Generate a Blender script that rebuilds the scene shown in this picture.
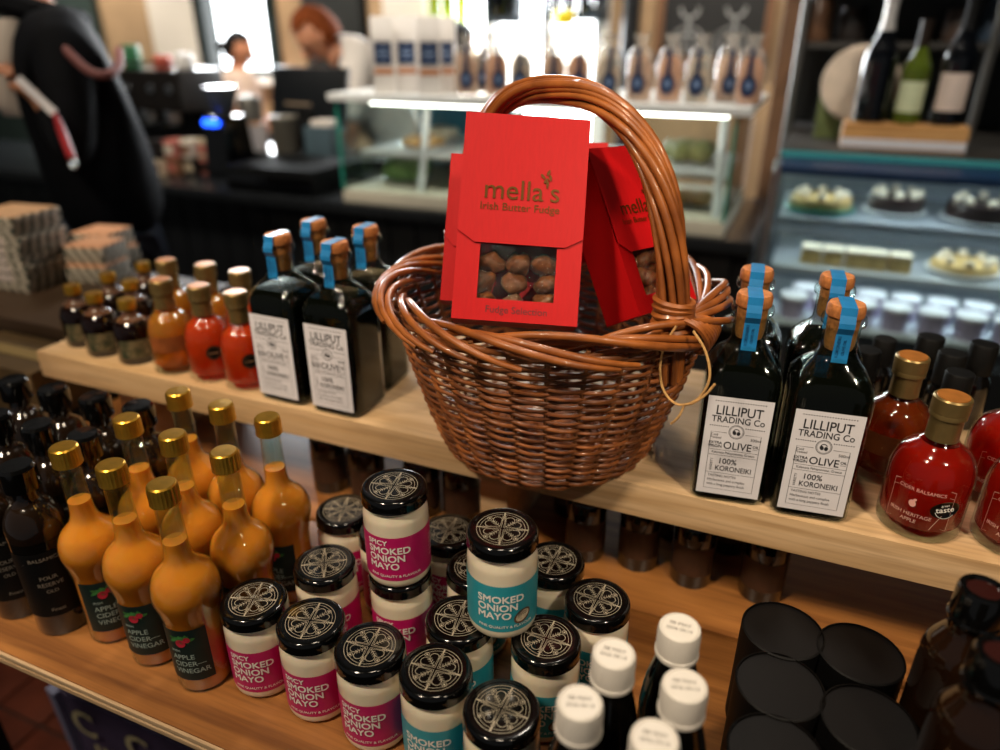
import bpy, bmesh, math, random
from mathutils import Vector, Matrix
R = math.radians; PI = math.pi
random.seed(7)
for o in list(bpy.data.objects): bpy.data.objects.remove(o, do_unlink=True)
SC = bpy.context.scene; COL = SC.collection

# ------------------------------------------------------------------ camera, world, lights, exposure
FPX, PITCH, YAW, CAMZ = 720.0, R(25.5), R(22.74), 1.5
cam_d = bpy.data.cameras.new('camera'); cam = bpy.data.objects.new('camera', cam_d); COL.objects.link(cam)
cam.location = (0, 0, CAMZ); cam.rotation_euler = (PI / 2 - PITCH, 0, YAW)
cam_d.sensor_width = 36; cam_d.lens = 36 * FPX / 1000; cam_d.clip_start = .01
cam_d.dof.use_dof = True; cam_d.dof.focus_distance = .71; cam_d.dof.aperture_fstop = 2.0
SC.camera = cam
w = bpy.data.worlds.new('world'); SC.world = w; w.use_nodes = True
w.node_tree.nodes['Background'].inputs[0].default_value = (.95, .97, 1, 1)
w.node_tree.nodes['Background'].inputs[1].default_value = .07
SC.view_settings.view_transform = 'Standard'; SC.view_settings.look = 'None'
SC.view_settings.gamma = 1; SC.view_settings.use_curve_mapping = False
SC.view_settings.exposure = 0.0
try:
    SC.cycles.use_denoising = True; SC.cycles.max_bounces = 10; SC.cycles.transparent_max_bounces = 12
    SC.cycles.sample_clamp_indirect = 6; SC.cycles.caustics_refractive = False; SC.cycles.caustics_reflective = False
except Exception: pass

def spot(loc, tgt, power, col=(1, .86, .68), size=60, rad=.11, blend=.5):
    d = bpy.data.lights.new('ceiling_spot', 'SPOT'); o = bpy.data.objects.new('ceiling_spot', d); COL.objects.link(o)
    o.location = loc; d.energy = power; d.color = col; d.spot_size = R(size); d.spot_blend = blend; d.shadow_soft_size = rad
    o.rotation_euler = (Vector(tgt) - Vector(loc)).to_track_quat('-Z', 'Y').to_euler(); return o
def lamp_area(loc, tgt, power, sx, sy, col):
    d = bpy.data.lights.new('window_daylight', 'AREA'); o = bpy.data.objects.new('window_daylight', d); COL.objects.link(o)
    d.shape = 'RECTANGLE'; d.size = sx; d.size_y = sy; d.energy = power; d.color = col; o.location = loc
    o.rotation_euler = (Vector(tgt) - Vector(loc)).to_track_quat('-Z', 'Y').to_euler(); return o
WARM = (1, .83, .62)
spot((-.80, -.55, 2.75), (-.35, .55, 1.05), 125, WARM, 48)        # track spots over the display
spot((.95, -.30, 2.7), (.10, .80, 1.25), 110, WARM, 34, blend=.8)
spot((-.2, .30, 2.75), (-.3, .7, 1.1), 28, WARM, 46)
spot((-1.5, -.1, 2.75), (-1.15, .85, 1.0), 90, WARM, 46)
spot((-.35, 1.55, 2.75), (-.35, .75, 1.05), 40, (1, .88, .74), 46)    # from behind, over the walkway
spot((-1.6, .2, 2.75), (-2.0, 1.5, 1.35), 55, WARM, 50)  # added spot, only to brighten the customer at the left
for x_ in (-2.9, -2.1, -1.3, -.5, .5): spot((x_, 1.45, 2.8), (x_, 2.4, 1.1), 62, (1, .92, .8), 80)      # counter downlights
for x_ in (-5.6, -4.8, -3.2, -2.6, -1.0, -.2): spot((x_, 3.5, 2.8), (x_, 4.6, 1.6), 120, (1, .88, .72), 90)    # extra spots added to brighten the back wall and room
lamp_area((-3.98, 4.45, 1.85), (-3.6, 2.0, 1.2), 90, .7, 1.1, (.93, .97, 1))
lamp_area((-1.83, 4.38, 1.8), (-1.2, 1.5, 1.1), 130, 1.1, 1.1, (.93, .97, 1))

# ------------------------------------------------------------------ helpers
_f = Vector((-math.sin(YAW) * math.cos(PITCH), math.cos(YAW) * math.cos(PITCH), -math.sin(PITCH)))
_r = Vector((math.cos(YAW), math.sin(YAW), 0)); _u = _r.cross(_f)
def ray(x, y): return _f + _r * ((x - 500) / FPX) + _u * ((375 - y) / FPX)
O = Vector((0, 0, CAMZ))
def PZ(x, y, z): r = ray(x, y); return O + r * ((z - CAMZ) / r.z)          # point of a pixel's ray on a level plane
def PB(x, y, b): r = ray(x, y); return O + r * (b / r.y)                    # ... on a plane parallel to the counters
def PD(x, y, d): return O + ray(x, y) * d                                   # ... at a depth
def lin(c): c /= 255.0; return c / 12.92 if c <= .04045 else ((c + .055) / 1.055) ** 2.4
def hexc(h): h = h.lstrip('#'); return tuple(lin(int(h[i:i + 2], 16)) for i in (0, 2, 4)) + (1,)

MATS = {}
def mat(name, col='#808080', rough=.5, metal=0, coat=0, trans=0, ior=1.45, emit=None, estr=0, sss=0, var=0, vscale=40,
        bump=0, bscale=200, spec=.5, alpha=1, stretch=(1, 1, 1), island=0, col2=None):
    if name in MATS: return MATS[name]
    m = bpy.data.materials.new(name); m.use_nodes = True; nt = m.node_tree; n = nt.nodes; b = n['Principled BSDF']
    c = hexc(col); b.inputs['Base Color'].default_value = c; b.inputs['Roughness'].default_value = rough
    b.inputs['Metallic'].default_value = metal; b.inputs['Coat Weight'].default_value = coat; b.inputs['Coat Roughness'].default_value = .07
    b.inputs['Transmission Weight'].default_value = trans; b.inputs['IOR'].default_value = ior
    b.inputs['Specular IOR Level'].default_value = spec; b.inputs['Alpha'].default_value = alpha
    if sss: b.inputs['Subsurface Weight'].default_value = sss; b.inputs['Subsurface Radius'].default_value = (1, .35, .1); b.inputs['Subsurface Scale'].default_value = .008
    if emit: b.inputs['Emission Color'].default_value = hexc(emit); b.inputs['Emission Strength'].default_value = estr
    L = nt.links
    if var or bump or island:
        tc = n.new('ShaderNodeTexCoord'); mp = n.new('ShaderNodeMapping'); mp.inputs['Scale'].default_value = stretch
        L.new(tc.outputs['Object'], mp.inputs[0])
    if var or island:
        nz = n.new('ShaderNodeTexNoise'); nz.inputs['Scale'].default_value = vscale; nz.inputs['Detail'].default_value = 4
        L.new(mp.outputs[0], nz.inputs['Vector'])
        rp = n.new('ShaderNodeValToRGB'); L.new(nz.outputs['Fac'], rp.inputs[0])
        c2 = hexc(col2) if col2 else tuple(max(0, x * (1 - var)) for x in c[:3]) + (1,)
        rp.color_ramp.elements[0].position = .3; rp.color_ramp.elements[1].position = .7
        rp.color_ramp.elements[0].color = c2; rp.color_ramp.elements[1].color = c if col2 else tuple(min(1, x * (1 + var * .5)) for x in c[:3]) + (1,)
        out = rp.outputs[0]
        if island:
            g = n.new('ShaderNodeNewGeometry'); h = n.new('ShaderNodeHueSaturation'); mr = n.new('ShaderNodeMapRange')
            L.new(g.outputs['Random Per Island'], mr.inputs[0]); mr.inputs[3].default_value = 1 - island; mr.inputs[4].default_value = 1 + island
            L.new(mr.outputs[0], h.inputs['Value']); L.new(out, h.inputs['Color']); out = h.outputs[0]
        L.new(out, b.inputs['Base Color'])
    if bump:
        nb = n.new('ShaderNodeTexNoise'); nb.inputs['Scale'].default_value = bscale; nb.inputs['Detail'].default_value = 3
        L.new(mp.outputs[0], nb.inputs['Vector']); bp = n.new('ShaderNodeBump'); bp.inputs['Strength'].default_value = bump
        bp.inputs['Distance'].default_value = .002; L.new(nb.outputs['Fac'], bp.inputs['Height']); L.new(bp.outputs[0], b.inputs['Normal'])
    MATS[name] = m; return m
def wood(name, c1, c2, rough=.4, scale=1, axis=0, coat=.1):
    if name in MATS: return MATS[name]
    m = bpy.data.materials.new(name); m.use_nodes = True; nt = m.node_tree; n = nt.nodes; L = nt.links; b = n['Principled BSDF']
    tc = n.new('ShaderNodeTexCoord'); mp = n.new('ShaderNodeMapping')
    s = [22 * scale] * 3; s[axis] = 1.2 * scale; mp.inputs['Scale'].default_value = s; L.new(tc.outputs['Object'], mp.inputs[0])
    nz = n.new('ShaderNodeTexNoise'); nz.inputs['Scale'].default_value = 1.6; nz.inputs['Detail'].default_value = 6; nz.inputs['Distortion'].default_value = .6
    L.new(mp.outputs[0], nz.inputs[0]); rp = n.new('ShaderNodeValToRGB'); L.new(nz.outputs['Fac'], rp.inputs[0])
    rp.color_ramp.elements[0].position = .32; rp.color_ramp.elements[1].position = .68
    rp.color_ramp.elements[0].color = hexc(c2); rp.color_ramp.elements[1].color = hexc(c1)
    n2 = n.new('ShaderNodeTexNoise'); n2.inputs['Scale'].default_value = 9; n2.inputs['Detail'].default_value = 3; L.new(mp.outputs[0], n2.inputs[0])
    mx = n.new('ShaderNodeMix'); mx.data_type = 'RGBA'; mx.blend_type = 'MULTIPLY'; mx.inputs[0].default_value = .35
    L.new(rp.outputs[0], mx.inputs[6]); r2 = n.new('ShaderNodeValToRGB'); L.new(n2.outputs['Fac'], r2.inputs[0]); L.new(r2.outputs[0], mx.inputs[7])
    r2.color_ramp.elements[0].position = .35; r2.color_ramp.elements[0].color = (.45, .4, .35, 1); r2.color_ramp.elements[1].position = .55
    L.new(mx.outputs[2], b.inputs['Base Color']); b.inputs['Roughness'].default_value = rough; b.inputs['Coat Weight'].default_value = coat
    b.inputs['Coat Roughness'].default_value = .25
    bp = n.new('ShaderNodeBump'); bp.inputs['Strength'].default_value = .15; bp.inputs['Distance'].default_value = .001
    L.new(nz.outputs['Fac'], bp.inputs['Height']); L.new(bp.outputs[0], b.inputs['Normal'])
    MATS[name] = m; return m

class MB:
    def __init__(s): s.v = []; s.f = []
    def add(s, vs, fs):
        k = len(s.v); s.v += [tuple(p) for p in vs]; s.f += [tuple(i + k for i in f) for f in fs]; return s
    def box(s, x0, x1, y0, y1, z0, z1):
        return s.add([(x, y, z) for z in (z0, z1) for y in (y0, y1) for x in (x0, x1)],
                     [(0, 2, 3, 1), (4, 5, 7, 6), (0, 1, 5, 4), (2, 6, 7, 3), (0, 4, 6, 2), (1, 3, 7, 5)])
    def hexa(s, p):  # 8 points: bottom ring then top ring
        return s.add(p, [(3, 2, 1, 0), (4, 5, 6, 7), (0, 1, 5, 4), (1, 2, 6, 5), (2, 3, 7, 6), (3, 0, 4, 7)])
    def lathe(s, prof, seg=32, cx=0, cy=0, cz=0, ribs=0):
        vs = []; fs = []; n = len(prof)
        for j, (r, z) in enumerate(prof):
            for i in range(seg):
                a = 2 * PI * i / seg; q = r * (1 + (ribs if i % 2 else 0)) if 0 < j < n - 1 else r
                vs.append((cx + q * math.cos(a), cy + q * math.sin(a), cz + z))
        for j in range(n - 1):
            for i in range(seg):
                k = (i + 1) % seg; fs.append((j * seg + i, j * seg + k, (j + 1) * seg + k, (j + 1) * seg + i))
        if prof[0][0] > 0: fs.append(tuple(reversed(range(seg))))
        if prof[-1][0] > 0: fs.append(tuple((n - 1) * seg + i for i in range(seg)))
        return s.add(vs, fs)
    def tube(s, pts, rad, seg=6, closed=False):
        pts = [Vector(p) for p in pts]; n = len(pts); rr = rad if isinstance(rad, (list, tuple)) else [rad] * n
        vs = []; fs = []; up = None
        for i, p in enumerate(pts):
            a = pts[(i - 1) % n] if (closed or i > 0) else pts[i]; b = pts[(i + 1) % n] if (closed or i < n - 1) else pts[i]
            t = (b - a).normalized()
            if up is None: up = t.orthogonal().normalized()
            else:
                up = up - t * up.dot(t)
                if up.length < 1e-6: up = t.orthogonal()
                up.normalize()
            q = t.cross(up)
            for k in range(seg):
                an = 2 * PI * k / seg; vs.append(p + (up * math.cos(an) + q * math.sin(an)) * rr[i])
        for i in range(n if closed else n - 1):
            for k in range(seg):
                j = (i + 1) % n; m = (k + 1) % seg; fs.append((i * seg + k, i * seg + m, j * seg + m, j * seg + k))
        if not closed: fs.append(tuple(reversed(range(seg)))); fs.append(tuple((n - 1) * seg + k for k in range(seg)))
        return s.add(vs, fs)
    def loft(s, rings):
        seg = len(rings[0]); vs = [p for r in rings for p in r]; fs = []
        for j in range(len(rings) - 1):
            for i in range(seg):
                k = (i + 1) % seg; fs.append((j * seg + i, j * seg + k, (j + 1) * seg + k, (j + 1) * seg + i))
        fs.append(tuple(reversed(range(seg)))); fs.append(tuple((len(rings) - 1) * seg + i for i in range(seg)))
        return s.add(vs, fs)
    def blob(s, c, r, seed=0, amp=.15, seg=10, rings=7):
        rnd = random.Random(seed); ph = [rnd.uniform(0, 6.28) for _ in range(6)]; vs = []; fs = []
        rx, ry, rz = r if isinstance(r, tuple) else (r, r, r)
        for j in range(1, rings):
            t = PI * j / rings
            for i in range(seg):
                a = 2 * PI * i / seg
                k = 1 + amp * (math.sin(2 * a + ph[0] + t * 2) * .5 + math.sin(3 * a + ph[1]) * .3 * math.sin(t * 3 + ph[2]) + math.cos(2 * t + ph[3]) * .4)
                vs.append((c[0] + rx * k * math.sin(t) * math.cos(a), c[1] + ry * k * math.sin(t) * math.sin(a), c[2] + rz * k * math.cos(t)))
        for j in range(rings - 2):
            for i in range(seg):
                k = (i + 1) % seg; fs.append((j * seg + i, (j + 1) * seg + i, (j + 1) * seg + k, j * seg + k))
        fs.append(tuple(range(seg))); fs.append(tuple(reversed([(rings - 2) * seg + i for i in range(seg)])))
        return s.add(vs, fs)
    def xf(s, M): s.v = [tuple(M @ Vector(p)) for p in s.v]; return s
    def mesh(s, name, m, smooth=True, angle=40, bev=0):
        me = bpy.data.meshes.new(name); me.from_pydata(s.v, [], s.f)
        if bev:
            bm = bmesh.new(); bm.from_mesh(me)
            bmesh.ops.bevel(bm, geom=bm.edges[:], offset=bev, segments=2, affect='EDGES', profile=.7); bm.to_mesh(me); bm.free()
        me.validate(); me.update()
        if smooth:
            me.shade_smooth(); me.set_sharp_from_angle(angle=R(angle))
        me.materials.append(m); return me

def link(name, data, parent=None, loc=None, rz=0):
    o = bpy.data.objects.new(name, data); COL.objects.link(o)
    if parent: o.parent = parent
    if loc is not None: o.location = loc
    if rz: o.rotation_euler.z = rz
    return o
def tag(o, label=None, cat=None, group=None, kind=None):
    if label: o['label'] = label
    if cat: o['category'] = cat
    if group: o['group'] = group
    if kind: o['kind'] = kind
    return o
def thing(name, label, cat, loc=(0, 0, 0), rz=0, group=None): return tag(link(name, None, None, loc, rz), label, cat, group)
def struct(name, me, loc=None): return tag(link(name, me, None, loc), name.replace('_', ' '), None, None, 'structure')
# a kind is a list of (part name, mesh, [(sub-part name, mesh), ...])
def inst(kind, name, label, cat, loc, rz=0, group=None, scale=1, tilt=None):
    t = thing(name, label, cat, loc, rz, group); t.scale = (scale,) * 3
    if tilt: t.rotation_euler = (tilt[0], tilt[1], rz)
    for pn, me, subs in kind:
        p = link(pn, me, t)
        for sn, sm in subs: link(sn, sm, p)
    return t
def face_cam(p, off=0): return math.atan2(-p[0], p[1]) + off

_tc = {}
def text2d(s, size, bold=0, align='CENTER', res=4):
    key = (s, align)
    if key not in _tc:
        cu = bpy.data.curves.new('t', 'FONT'); cu.body = s; cu.size = 1; cu.align_x = align; cu.resolution_u = res; cu.offset = 0
        o = bpy.data.objects.new('t', cu); COL.objects.link(o); dg = bpy.context.evaluated_depsgraph_get(); dg.update()
        me = bpy.data.meshes.new_from_object(o.evaluated_get(dg))
        _tc[key] = ([tuple(v.co[:2]) for v in me.vertices], [tuple(p.vertices) for p in me.polygons])
        bpy.data.objects.remove(o); bpy.data.curves.remove(cu); bpy.data.meshes.remove(me)
    v, f = _tc[key]; return [(x * size, y * size) for x, y in v], f
class Flat:      # flat print laid out in a plane (x right, y up), then laid on a plane or round a cylinder
    def __init__(s): s.v = []; s.f = []
    def add(s, v, f, lay=0): k = len(s.v); s.v += [(p[0], p[1], lay) for p in v]; s.f += [tuple(i + k for i in q) for q in f]; return s
    def text(s, t, x, y, size, bold=0, align='CENTER', sx=1, rot=0):
        v, f = text2d(t, size, bold, align); c, n = math.cos(rot), math.sin(rot); d = bold * size if bold > .003 else 0
        for q, (dx, dy) in enumerate(((-d, -d), (d, d), (-d, d), (d, -d)) if d else ((0, 0),)):
            s.add([(x + dx + a * sx * c - b * n, y + dy + a * sx * n + b * c) for a, b in v], f, q * .00004)
        return s
    def rect(s, x0, x1, y0, y1): return s.add([(x0, y0), (x1, y0), (x1, y1), (x0, y1)], [(0, 1, 2, 3)])
    def line(s, pts, w, closed=False):
        n = len(pts); v = []; f = []
        for i, (x, y) in enumerate(pts):
            a = pts[(i - 1) % n] if (closed or i > 0) else pts[i]; b = pts[(i + 1) % n] if (closed or i < n - 1) else pts[i]
            dx, dy = b[0] - a[0], b[1] - a[1]; l = math.hypot(dx, dy) or 1; v += [(x - dy / l * w / 2, y + dx / l * w / 2), (x + dy / l * w / 2, y - dx / l * w / 2)]
        for i in range(n if closed else n - 1):
            j = (i + 1) % n; f.append((2 * i, 2 * i + 1, 2 * j + 1, 2 * j))
        return s.add(v, f)
    def arc(s, cx, cy, r, a0, a1, w, n=16):
        full = abs(a1 - a0) > 359; k = n if full else n + 1
        return s.line([(cx + r * math.cos(R(a0 + (a1 - a0) * i / n)), cy + r * math.sin(R(a0 + (a1 - a0) * i / n))) for i in range(k)], w, full)
    def disc(s, cx, cy, rx, ry=None, n=16, rot=0):
        ry = ry or rx; c, q = math.cos(rot), math.sin(rot)
        return s.add([(cx + rx * math.cos(2 * PI * i / n) * c - ry * math.sin(2 * PI * i / n) * q, cy + rx * math.cos(2 * PI * i / n) * q + ry * math.sin(2 * PI * i / n) * c) for i in range(n)], [tuple(range(n))])
    def frame(s, x0, x1, y0, y1, w): return s.line([(x0, y0), (x1, y0), (x1, y1), (x0, y1)], w, True)
    def cyl(s, name, m, r, z=0, phi=0):
        me = bpy.data.meshes.new(name); me.from_pydata([((r + l) * math.sin(x / r + phi), -(r + l) * math.cos(x / r + phi), y + z) for x, y, l in s.v], [], s.f); me.materials.append(m); return me
    def front(s, name, m, y, z=0):
        me = bpy.data.meshes.new(name); me.from_pydata([(a, y - l, b + z) for a, b, l in s.v], [], s.f); me.materials.append(m); return me
    def top(s, name, m, z):
        me = bpy.data.meshes.new(name); me.from_pydata([(a, b, z + l) for a, b, l in s.v], [], s.f); me.materials.append(m); return me
    def place(s, name, m, fn):
        me = bpy.data.meshes.new(name); me.from_pydata([tuple(Vector(fn(a, b)) - Vector((0, l, 0))) for a, b, l in s.v], [], s.f); me.materials.append(m); return me
def wrap(name, m, r, x0, x1, z0, z1, n=24):   # curved label sheet
    v = []; f = []
    for i in range(n + 1):
        a = (x0 + (x1 - x0) * i / n) / r
        v += [(r * math.sin(a), -r * math.cos(a), z0), (r * math.sin(a), -r * math.cos(a), z1)]
    for i in range(n): f.append((2 * i, 2 * i + 2, 2 * i + 3, 2 * i + 1))
    me = bpy.data.meshes.new(name); me.from_pydata(v, [], f); me.shade_smooth(); me.materials.append(m); return me
def curve_prof(pts, sub=6):   # smooth a lathe profile by Catmull-Rom
    out = []
    for i in range(len(pts) - 1):
        p0 = pts[max(i - 1, 0)]; p1 = pts[i]; p2 = pts[i + 1]; p3 = pts[min(i + 2, len(pts) - 1)]
        for k in range(sub):
            t = k / sub
            out.append(tuple(max(0, .5 * (2 * p1[c] + (p2[c] - p0[c]) * t + (2 * p0[c] - 5 * p1[c] + 4 * p2[c] - p3[c]) * t * t + (-p0[c] + 3 * p1[c] - 3 * p2[c] + p3[c]) * t ** 3)) for c in (0, 1)))
    out.append(pts[-1]); return out

# ------------------------------------------------------------------ materials
def thin_glass(name, tint='#f2faf6', ior=1.45, rough=.06, add=.0, veil=0):   # bottle wall: mostly see-through, mirrors at grazing angles
    m = bpy.data.materials.new(name); m.use_nodes = True; n = m.node_tree.nodes; L = m.node_tree.links
    for x in list(n): n.remove(x)
    o = n.new('ShaderNodeOutputMaterial'); mx = n.new('ShaderNodeMixShader'); tr = n.new('ShaderNodeBsdfTransparent'); gl = n.new('ShaderNodeBsdfGlossy'); gl.inputs['Roughness'].default_value = rough
    tr.inputs[0].default_value = hexc(tint); fr = n.new('ShaderNodeLayerWeight'); pw = n.new('ShaderNodeMath'); pw.operation = 'POWER'; pw.inputs[1].default_value = 4; L.new(fr.outputs['Facing'], pw.inputs[0])
    ad = n.new('ShaderNodeMath'); ad.operation = 'MULTIPLY_ADD'; ad.inputs[1].default_value = .9; ad.inputs[2].default_value = .04 + add; ad.use_clamp = True
    L.new(pw.outputs[0], ad.inputs[0]); L.new(ad.outputs[0], mx.inputs[0]); L.new(tr.outputs[0], mx.inputs[1]); L.new(gl.outputs[0], mx.inputs[2]); out = mx.outputs[0]
    if veil:
        df = n.new('ShaderNodeBsdfDiffuse'); df.inputs[0].default_value = hexc('#e8e4de'); m2 = n.new('ShaderNodeMixShader'); m2.inputs[0].default_value = veil; L.new(out, m2.inputs[1]); L.new(df.outputs[0], m2.inputs[2]); out = m2.outputs[0]
    L.new(out, o.inputs[0]); MATS[name] = m; return m
M_glass = thin_glass('clear_glass')
M_black = mat('black_gloss', '#060606', .12, coat=.6)
M_blackm = mat('black_matte', '#070707', .55, spec=.25, var=.3, vscale=30)
M_gold = mat('gold_cap', '#d9a53a', .28, metal=.9, var=.15, vscale=90)
M_white = mat('white_plastic', '#dcd6cd', .35, var=.03)
M_print = mat('white_print', '#f3eee6', .5)
M_dprint = mat('dark_print', '#26262a', .6)
M_cork = mat('cork', '#b5713a', .8, var=.4, vscale=180, bump=.3, bscale=300)
M_paper = mat('paper_white', '#dcd9de', .65, var=.03, vscale=60)
M_steel = mat('brushed_steel', '#b8bbbd', .3, metal=1, var=.1)
M_case_white = mat('case_white', '#e4e6e4', .35, var=.03)

# ------------------------------------------------------------------ the room
ZU, ZL = 1.04, .867
M_floor = mat('terracotta', '#7c4530', .55, var=.35, vscale=8)
M_grout = mat('grout', '#3b3330', .8, var=.3, vscale=20)
fl = struct('floor', MB().box(-7.5, 3.2, -1.6, 4.9, -.06, -.006).mesh('floor', M_grout, False))
M_tile = mat('floor_tile', '#6e3422', .5, var=.4, vscale=9, bump=.2, bscale=30)
tile_me = MB().box(-.0715, .0715, -.0715, .0715, -.012, .002).mesh('tile', M_tile, bev=.003)
n_t = 0
for i in range(17):
    for j in range(12):
        link('tile', tile_me, fl, (-2.45 + i * .15, .15 + j * .15 , 0), rz=random.choice((0, PI / 2, PI)))
M_stone = mat('stone_wall', '#a58a6b', .9, var=.25, vscale=3, bump=.6, bscale=12)
M_plaster = mat('white_plaster', '#cfcac2', .8, var=.06, vscale=3)
M_dark = mat('dark_paint', '#1c1f1e', .6, var=.2, vscale=3)
WB = 4.6
def wallpiece(a0, a1, z0=0, z1=2.9, m=M_stone, mb=None, y0=WB, y1=WB + .25): return (mb or MB()).box(a0, a1, y0, y1, z0, z1)
wb = MB()
wb.box(-7.5, -5.9, WB, WB + .25, 0, 2.9)
for a0, a1 in [(-5.9, -4.78), (-3.62, -2.44), (-1.22, 3.2)]: wb.box(a0, a1, WB, WB + .25, 0, 2.9)
for a0, a1, zb in [(-4.78, -3.62, 1.2), (-2.44, -1.22, .72)]:
    wb.box(a0, a1, WB, WB + .25, 0, zb); wb.box(a0, a1, WB, WB + .25, 2.4, 2.9)
struct('wall_back', wb.mesh('wall_back', M_stone, False))
struct('wall_left', MB().box(-7.6, -7.5, -1.6, 4.85, 0, 2.9).mesh('wall_left', mat('green_grey_paint', '#3a4642', .7, var=.1, vscale=2), False))
struct('wall_right', MB().box(3.2, 3.3, -1.6, 4.85, 0, 2.9).mesh('wall_right', M_dark, False))
struct('ceiling', MB().box(-7.6, 3.3, -1.6, 4.85, 2.9, 3.0).mesh('ceiling', mat('ceiling_paint', '#34302c', .8, var=.05), False))
M_sky = mat('daylight', '#ffffff', .5, emit='#f4faff', estr=7)
M_frame = mat('window_frame_paint', '#14201f', .4, var=.1)
M_wframe = mat('window_white_paint', '#e8e8e4', .4, var=.04)
def window(nm, a0, a1, z0, z1, mf, mull):
    o = struct(nm, MB().box(a0, a1, WB + .2, WB + .22, z0, z1).mesh('pane_daylight', M_sky, False))
    fm = MB(); t = .09
    fm.box(a0, a0 + t, WB - .03, WB + .1, z0, z1).box(a1 - t, a1, WB - .03, WB + .1, z0, z1).box(a0, a1, WB - .03, WB + .1, z0, z0 + .05)
    link('window_frame', fm.mesh('window_frame', mf, False), o)
    for x in mull: link('mullion', MB().box(x - .03, x + .03, WB - .01, WB + .1, z0, z1).mesh('mullion', M_wframe, False), o)
    link('window_sill', MB().box(a0 - .03, a1 + .03, WB - .08, WB + .02, z0 - .05, z0).mesh('window_sill', M_wframe, False), o)
window('window_1', -4.35, -3.62, 1.2, 2.4, M_frame, [])
window('window_2', -2.44, -1.22, .72, 2.4, M_wframe, [-2.0, -1.62])
struct('trim_1', MB().box(-4.78, -4.35, WB - .04, WB + .15, 0, 2.6).mesh('white_reveal', M_plaster, False))
struct('trim_3', MB().box(-7.4, PB(108, 50, WB).x, WB - .06, WB - .005, 0, 2.85).mesh('dark_panelling', mat('dark_green_panel', '#2c3a38', .6, var=.1, vscale=2), False))
struct('trim_2', MB().box(-2.75, -2.44, WB - .03, WB, 0, 2.9).mesh('white_pier', M_plaster, False))

# ------------------------------------------------------------------ the display shelving
M_oak = wood('oak_shelf', '#a86f38', '#74461f', .42, 1.2)
M_pine = wood('pine_shelf', '#d8b78e', '#bb9668', .5, 1.0)
M_ply = wood('ply_edge', '#a98a68', '#5d4a38', .6, .9)
t = thing('upper_shelf', 'pale wooden shelf board carrying the basket and olive oil bottles', 'shelf')
link('board', MB().box(-1.09, 1.3, .685, 1.02, ZU - .043, ZU).mesh('board', M_pine, bev=.0015), t)
for a in (-.965, -.315, .75):
    link('support_block', MB().box(a - .02, a + .02, .73, .97, ZL, ZU - .043).mesh('support_block', M_pine, bev=.0015), t)
t = thing('lower_shelf', 'oak stained lower display shelf holding jars and vinegar bottles', 'shelf')
link('front_plank', MB().box(-1.15, 1.3, .337, .672, ZL - .017, ZL).mesh('front_plank', M_oak, bev=.0012), t)
link('back_plank', MB().box(-1.15, 1.3, .678, 1.02, ZL - .017, ZL).mesh('back_plank', M_oak, bev=.0012), t)
for z in (ZL - .024, ZL - .034): link('edge_strip', MB().box(-1.15, 1.3, .342 + (ZL - z) * .1, 1.02, z - .004, z + .003).mesh('edge_strip', M_ply, bev=.0008), t)
for z in (ZL - .0012, ZL - .0105): link('lipping', MB().box(-1.15, 1.3, .3335, .3368, z - .006, z).mesh('lipping', wood('pale_lipping', '#cdb08c', '#a5845c', .55), bev=.0006), t)
link('core', MB().box(-1.14, 1.29, .35, 1.01, ZL - .036, ZL - .018).mesh('core', M_blackm), t)
for a in (-1.09, 1.2):
    for b in (.42, .96): link('leg', MB().box(a - .02, a + .02, b - .02, b + .02, 0, ZL - .038).mesh('leg', M_blackm, bev=.002), t)
link('brace', MB().tube([(-1.09, .90, .05), (-.70, .50, ZL - .05)], .012, 8).mesh('brace', M_blackm), t)

# ------------------------------------------------------------------ mayonnaise jars
M_mayo = mat('mayonnaise', '#eadcc2', .3, coat=.9, sss=.15, var=.05, vscale=60)
M_pink = mat('pink_label', '#c01463', .4, var=.04, coat=.2)
M_teal = mat('teal_label', '#2b98a8', .4, var=.04, coat=.2)
M_lidp = mat('lid_print', '#b9ad97', .4, metal=.3)
def lid_pattern():
    F = Flat(); F.arc(0, 0, .0242, 0, 360, .00052, 48); F.arc(0, 0, .0212, 0, 360, .00045, 48)
    for k in range(4):
        a = k * 90; ca, sa = math.cos(R(a)), math.sin(R(a))
        def P(x, y): return (x * ca - y * sa, x * sa + y * ca)
        for s in (-1, 1):
            F.line([P(.0012, .0012 * s), P(.0185, .0009 * s)], .0004)
            for q in (.014, .0165): F.line([P(q, 0), P(q + .0024, .0022 * s)], .00045)
        F.line([P(.0185, 0), P(.0242, 0)], .0016); F.line([P(.0125, 0), P(.022, 0)], .0004)
        d = a + 45; cd, sd = math.cos(R(d)), math.sin(R(d))
        def Q(x, y): return (x * cd - y * sd, x * sd + y * cd)
        for s in (-1, 1):
            c = Q(.0132, .0047 * s); F.arc(c[0], c[1], .0043, d - 70 * s - 20 * s, d + 160 * s, .0006, 14)
            F.line([Q(.0038, 0), Q(.0098, .0072 * s)], .0004)
        F.line([Q(.004, 0), Q(.0135, 0)], .0005)
        for q in (.007, .0098, .0122):
            for s in (-1, 1): F.line([Q(q, 0), Q(q + .0016, .0024 * s)], .0005)
        c = Q(.0195, 0); F.arc(c[0], c[1], .0023, 0, 360, .0005, 14); F.disc(c[0], c[1], .0011, n=8)
    return F
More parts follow.
